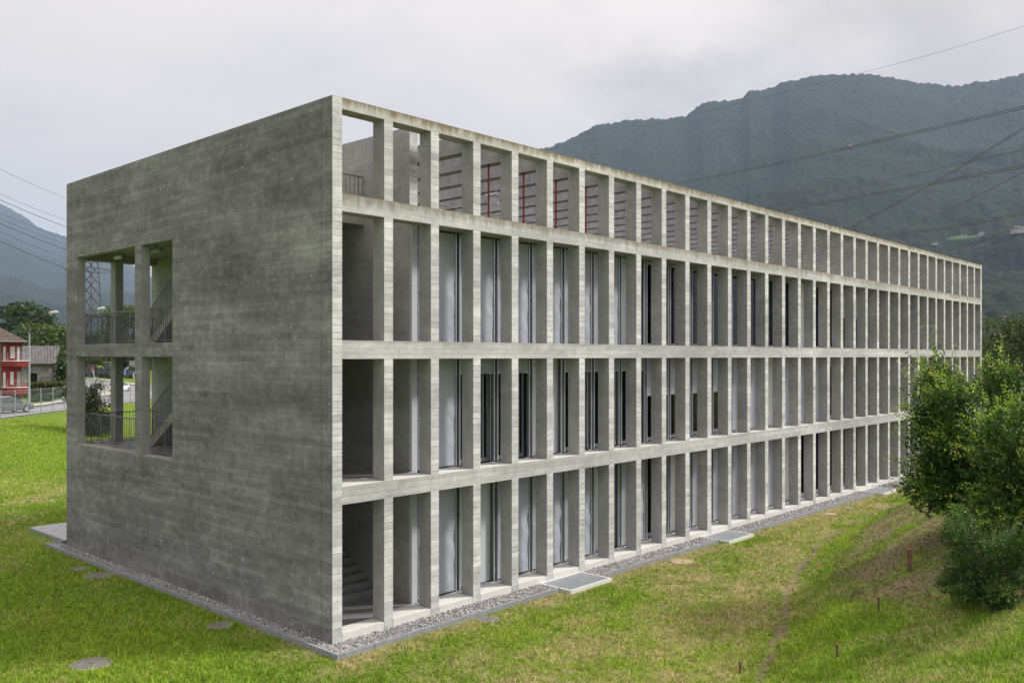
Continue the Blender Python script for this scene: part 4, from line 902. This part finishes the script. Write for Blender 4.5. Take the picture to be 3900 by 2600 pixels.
def wire(p0,p1,sag,r,label,twin=0,ins=None):
    b=MB();n=16
    for o_ in ([0] if not twin else [-.25,.25]):
        pts=[]
        for i in range(n+1): f=i/n;q=p0.lerp(p1,f);pts.append((q.x+o_*SS,q.y-o_*CC,q.z-sag*4*f*(1-f)+o_*.8))
        b.tube(pts,r,4,0,False)
    if ins is not None:
        a=p0.lerp(p1,ins);b.tube([tuple(a),tuple(p0.lerp(p1,min(ins+.02,1)))],.16,6,0)
    tag(b.build('power_cable',M['wire']),label,'power cable','power cables')
LW=[(636,752,0,'topmost faint cable in the left sky'),(729.5,835,0,'second cable from the top in the left sky'),(752,860,1,'third cable from the top at the left, ending in an insulator'),(803,907,0,'cable crossing the left mountain crest'),(823,927,0,'cable just under the mountain crest at the left'),(841,947,1,'thick cable over the left mountain, ending in an insulator'),(873,981,0,'second lowest cable over the left mountain'),(909,1018,1,'lowest cable over the left mountain')]
for (ya,yb,th,lb) in LW:
    s=(yb-ya)/253.;a=at(-420,ya-420*s-14,150);b=at(330,yb+77*s-2,PD-4);wire(a,b,1.0,.038+.03*th,lb,0,.86 if th else None)
RW=[((2050,583),(3276,280),(3900,101),0,'thin single cable rising over the mountain crest at the right'),((2563,703),(2969,622),(3900,410),1,'twin cable crossing the middle of the mountain'),((2912,793),(3300,705),(3900,570),0,'single cable above the lower twin cable'),((2961,806),(3400,727),(3900,634),1,'lower twin cable nearly parallel to the single one'),((3226,876),(3560,694),(3900,489),1,'steep twin cable crossing the others'),((3365,905),(3620,795),(3900,656),0,'steep single cable below the crossing'),((3316,899),(3600,870),(3900,812),1,'flat twin cable low over the mountain'),((3575,965),(3740,915),(3900,856),1,'lowest cable at the right, just above the roof end')]
for (a,m_,c_,tw,lb) in RW:
    s0=((a[1]-m_[1])/(a[0]-m_[0]));s1=(c_[1]-m_[1])/(c_[0]-m_[0])
    P0=at(a[0]-150,a[1]-150*s0,330);P1=at(4250,c_[1]+350*s1,150);b=MB()
    for o_ in ([0] if not tw else [-.16,.16]):
        key=[(a[0]-150,a[1]-150*s0),a,m_,c_,(4250,c_[1]+350*s1)];pts=[]
        for i,(kx,ky) in enumerate(key):
            f=(kx-key[0][0])/(4250-key[0][0]);d=1/((1-f)/330+f/150);pts.append(at(kx,ky,d))
        # smooth through the surveyed points
        out=[]
        for i in range(len(pts)-1):
            pa,pb_,pc,pd=pts[max(i-1,0)],pts[i],pts[i+1],pts[min(i+2,len(pts)-1)]
            for j in range(6):
                tt=j/6;out.append(.5*((2*pb_)+(pc-pa)*tt+(2*pa-5*pb_+4*pc-pd)*tt*tt+(3*pb_-pa-3*pc+pd)*tt**3))
        out.append(pts[-1]);b.tube([(q.x,q.y,q.z+o_*1.4) for q in out],.07 if tw else (.03 if 'thin' in lb else .055),4,0,False)
    tag(b.build('power_cable',M['wire']),lb,'power cable','power cables')
# ------------------------------------------------------------------ mountains
def mountain(name,ridge,d0,d1,px0,px1,label,seed,n1=520,n2=200,pw=1.25,rough=1.,):
    rx=np.array([q[0] for q in ridge],float);ry=np.array([q[1] for q in ridge],float)
    px=np.linspace(px0,px1,n1);t=np.linspace(0,1.12,n2);PX,T=np.meshgrid(px,t)
    RY=np.interp(PX,rx,ry);Tc=np.clip(T,0,1);D=d0+(d1-d0)*Tc**pw+(T-Tc)*1500*4
    E=(HY-RY)/F*Tc                       # elevation slope rises evenly to the crest
    R=(PX-1950)/F*D;X=CX+D*CC+R*SS;Y=CY+D*SS-R*CC;Z=CZ+E*D*(1)-(T-Tc)*3500
    gul=(1-np.abs(2*fbm(X/700+seed,Y/700,4,seed)-1));n=(gul-.72)*230*rough*np.sin(np.pi*np.clip(Tc,0,1))*sst(0,.25,Tc)
    Z=Z+n*(T<=1)+(fbm(X/60.,Y/60.,2,seed+3)-.5)*16*sst(0.02,.1,Tc)+(vn(X/11.,Y/11.,seed+5)-.5)*11*sst(0.02,.1,Tc)
    Z=Z-10*(Tc<.02)
    I_=np.arange(n1*n2).reshape(n2,n1);f=np.stack([I_[:-1,:-1],I_[:-1,1:],I_[1:,1:],I_[1:,:-1]],-1).reshape(-1,4)
    return tag(npmesh(name,np.stack([X,Y,Z],-1).reshape(-1,3),f,M['forest'],smooth=True),label,kind='structure')
RM=[(900,1330),(1200,1150),(1450,960),(1700,790),(1900,640),(2064,569),(2150,540),(2220,505),(2274,481),(2387,466),(2565,446),(2614,436),(2678,393),(2775,383),(2825,371),(2856,343),(2945,341),(3005,303),(3130,284),(3195,288),(3276,280),(3405,299),(3518,319),(3600,332),(3680,321),(3761,307),(3898,283),(4200,240),(4700,200),(5400,260)]
mountain('mountain',RM,520,3300,850,5300,'big forested mountain behind the building',3,1500,300,1.35)
LM=[(-1800,300),(-900,520),(-300,700),(0,774),(45,796),(89,821),(134,857),(179,877),(223,892),(250,899),(380,955),(493,1003),(513,1015),(571,1053),(700,1130),(900,1220),(1200,1310)]
mountain('mountain',LM,1500,6500,-1700,1150,'distant blue mountain behind the pylon',11,700,160,1.2)
# houses on the slope
hl=[(3664,905,1500,9,2.4,'long white farmhouse on the slope meadow'),(3732,898,1500,6.5,3.2,'white farmhouse with a dark roof right of the meadow'),(3557,931,1400,7,2,'small pale house left of the meadow'),(3883,886,1350,20,6,'pale stone castle at the right margin of the slope'),(3238,558,2400,5,1.6,'tiny white house high on the mountain')]
M['hw']=plain('house_white',(.42,.41,.39),.8);M['hr']=plain('house_roof',(.12,.10,.10),.9)
MT=bpy.context.evaluated_depsgraph_get
from mathutils.bvhtree import BVHTree
mo=[o for o in COL.objects if o.name=='mountain'][0];bv=BVHTree.FromPolygons([v.co for v in mo.data.vertices],[tuple(p.vertices) for p in mo.data.polygons])
org=Vector((CX,CY,CZ))
def onhill(px,py):
    dr=(at(px,py,1000)-org).normalized();q=bv.ray_cast(org,dr);return (q[0],(q[0]-org).length) if q[0] else (at(px,py,1500),1500)
for (px,py,d,w,h,lb) in hl:
    p,d=onhill(px,py);k=d/1400
    t=empty('hillside_house',p,RZ);tag(t,lb,'house','houses on the mountain slope')
    w*=k;h*=k;MB().box(-w/2,w/2,-w/4-4,w/4,-2,h).build('wall',M['hw'],t);b=MB();e=.6;b.add([(-w/2-e,-w/4-4-e,h),(w/2+e,-w/4-4-e,h),(w/2+e,w/4,h),(-w/2-e,w/4,h),(-w/2-e,-2,h*1.5),(w/2+e,-2,h*1.5)],[(0,1,5,4),(2,3,4,5),(0,4,3),(1,2,5),(3,2,1,0)]);b.build('roof',M['hr'],t)
    b=MB()
    for i in range(4): b.box(-w/2+w*(i+.35)/4,-w/2+w*(i+.65)/4,-w/4-4.05,-w/4-4.001,h*.45,h*.75)
    b.build('window',M['dark'],t)
# meadow patch
def meadow(pts,label,mat):
    V=[];P_=[onhill(a,b)[0] for a,b in pts];c=sum(P_,Vector())/len(P_);V=[c+Vector((0,0,6))]+[q+Vector((0,0,6)) for q in P_]
    V2=[v-Vector((0,0,14)) for v in V];n=len(P_);f=[(0,i+1,(i+1)%n+1) for i in range(n)]+[(i+1,i+2+n,(i+1)%n+2+n,(i+1)%n+1) for i in range(n)]
    tag(MB().add(V+V2,f).build('meadow' if 'meadow' in label else 'rock_face',mat),label,kind='structure')
meadow([(3600,924),(3640,912),(3700,912),(3728,908),(3722,916),(3660,926),(3620,928)],'green meadow clearing on the slope',plain('meadow_green',(.06,.10,.03),.9,var=.4,sc=.05))
# ------------------------------------------------------------------ haze
hz=MB().box(-7500,9500,-7500,9500,-60,1350);t=NT('haze_air');nt=t.t;nt.nodes.remove(t.b);pvn=t.n('ShaderNodeVolumePrincipled');pvn.inputs['Density'].default_value=.000098;pvn.inputs['Color'].default_value=(.52,.67,.93,1);pvn.inputs['Anisotropy'].default_value=.0
nt.links.new(pvn.outputs[0],nt.nodes['Material Output'].inputs['Volume']);o=hz.build('haze',t.m);tag(o,'thin blue valley haze',kind='stuff')
for L_ in [o]: L_.display_type='WIRE'
# ------------------------------------------------------------------ light
SUNV=Vector((.80,-.58,.86)).normalized()
sun=bpy.data.lights.new('Sun','SUN');sun.energy=4.7;sun.angle=math.radians(9);sun.color=(1,.975,.935);so=bpy.data.objects.new('Sun',sun);COL.objects.link(so);so.rotation_euler=SUNV.to_track_quat('Z','Y').to_euler()
w=bpy.data.worlds.new('World');SC.world=w;w.use_nodes=True;nt=w.node_tree;nt.nodes.clear()
T=NT.__new__(NT);T.t=nt;T.tc=None
out=T.n('ShaderNodeOutputWorld');tc=T.n('ShaderNodeTexCoord').outputs['Generated'];sep=T.n('ShaderNodeSeparateXYZ');nt.links.new(tc,sep.inputs[0]);X,Y,Z=sep.outputs
sky=T.n('ShaderNodeTexSky');sky.sky_type='NISHITA';sky.sun_disc=False;sky.sun_elevation=math.asin(SUNV.z);sky.sun_rotation=math.atan2(SUNV.x,SUNV.y);sky.dust_density=3
b1=T.n('ShaderNodeBackground');b1.inputs[1].default_value=.10;nt.links.new(sky.outputs[0],b1.inputs[0])
zz=T.ma('MAXIMUM',Z,0.02);pv_=T.comb(T.ma('DIVIDE',X,T.ma('ADD',zz,.25)),T.ma('DIVIDE',Y,T.ma('ADD',zz,.25)),0)
n1=T.noise(pv_,.9,6,.55);n2=T.noise(pv_,2.6,5,.6)
az=T.ma('ADD',T.ma('MULTIPLY',X,CC),T.ma('MULTIPLY',Y,SS))
cl=T.ramp(T.ma('ADD',T.ma('MULTIPLY',n1,.65),T.ma('MULTIPLY',n2,.35)),(.36,(.93,.88,.87)),(.46,(1.05,.975,.925)),(.60,(1.13,1.04,.97)))
side=T.ma('ADD',T.ma('MULTIPLY',X,SUNV.x),T.ma('MULTIPLY',Y,SUNV.y))
gain=T.ma('ADD',T.ma('MULTIPLY',T.ma('POWER',T.ma('MAXIMUM',Z,0),2.),1.15),T.ma('ADD',.86,T.ma('MULTIPLY',side,.08)))
for (qx,qy,wd_,am_) in ((3560,190,.25,.26),(2500,420,.10,.10),(2250,250,.08,.08),(3050,100,.10,.06)):
    dv=(at(qx,qy,100)-Vector((CX,CY,CZ))).normalized();dn=T.n('ShaderNodeVectorMath',operation='DISTANCE');nt.links.new(tc,dn.inputs[0]);dn.inputs[1].default_value=tuple(dv)
    dd_=T.ma('ADD',dn.outputs['Value'],T.ma('MULTIPLY',T.ma('SUBTRACT',n2,.5),.35));mk=T.ramp(dd_,(0.,am_),(wd_,0.));gain=T.ma('MULTIPLY',gain,T.ma('SUBTRACT',1.,mk))
cl2=T.n('ShaderNodeVectorMath',operation='SCALE');nt.links.new(cl,cl2.inputs[0]);nt.links.new(gain,cl2.inputs['Scale'])
b2=T.n('ShaderNodeBackground');nt.links.new(cl2.outputs[0],b2.inputs[0]);b2.inputs[1].default_value=1.0
mx=T.n('ShaderNodeMixShader');mx.inputs[0].default_value=.92;nt.links.new(b1.outputs[0],mx.inputs[1]);nt.links.new(b2.outputs[0],mx.inputs[2]);nt.links.new(mx.outputs[0],out.inputs[0])
# ------------------------------------------------------------------ camera
cd=bpy.data.cameras.new('Camera');cam=bpy.data.objects.new('Camera',cd);COL.objects.link(cam);cam.location=(CX,CY,CZ);cam.rotation_euler=(math.pi/2,0,YAW-math.pi/2);cd.lens=F/3900*36;cd.sensor_width=36;cd.shift_y=(HY-1300)/3900;cd.clip_end=30000;cd.clip_start=.1;SC.camera=cam
vs=SC.view_settings;vs.view_transform='Standard';vs.look='None';vs.exposure=0;vs.gamma=1
cy=SC.cycles;cy.max_bounces=6;cy.diffuse_bounces=3;cy.transparent_max_bounces=8;cy.volume_bounces=0;cy.use_denoising=True
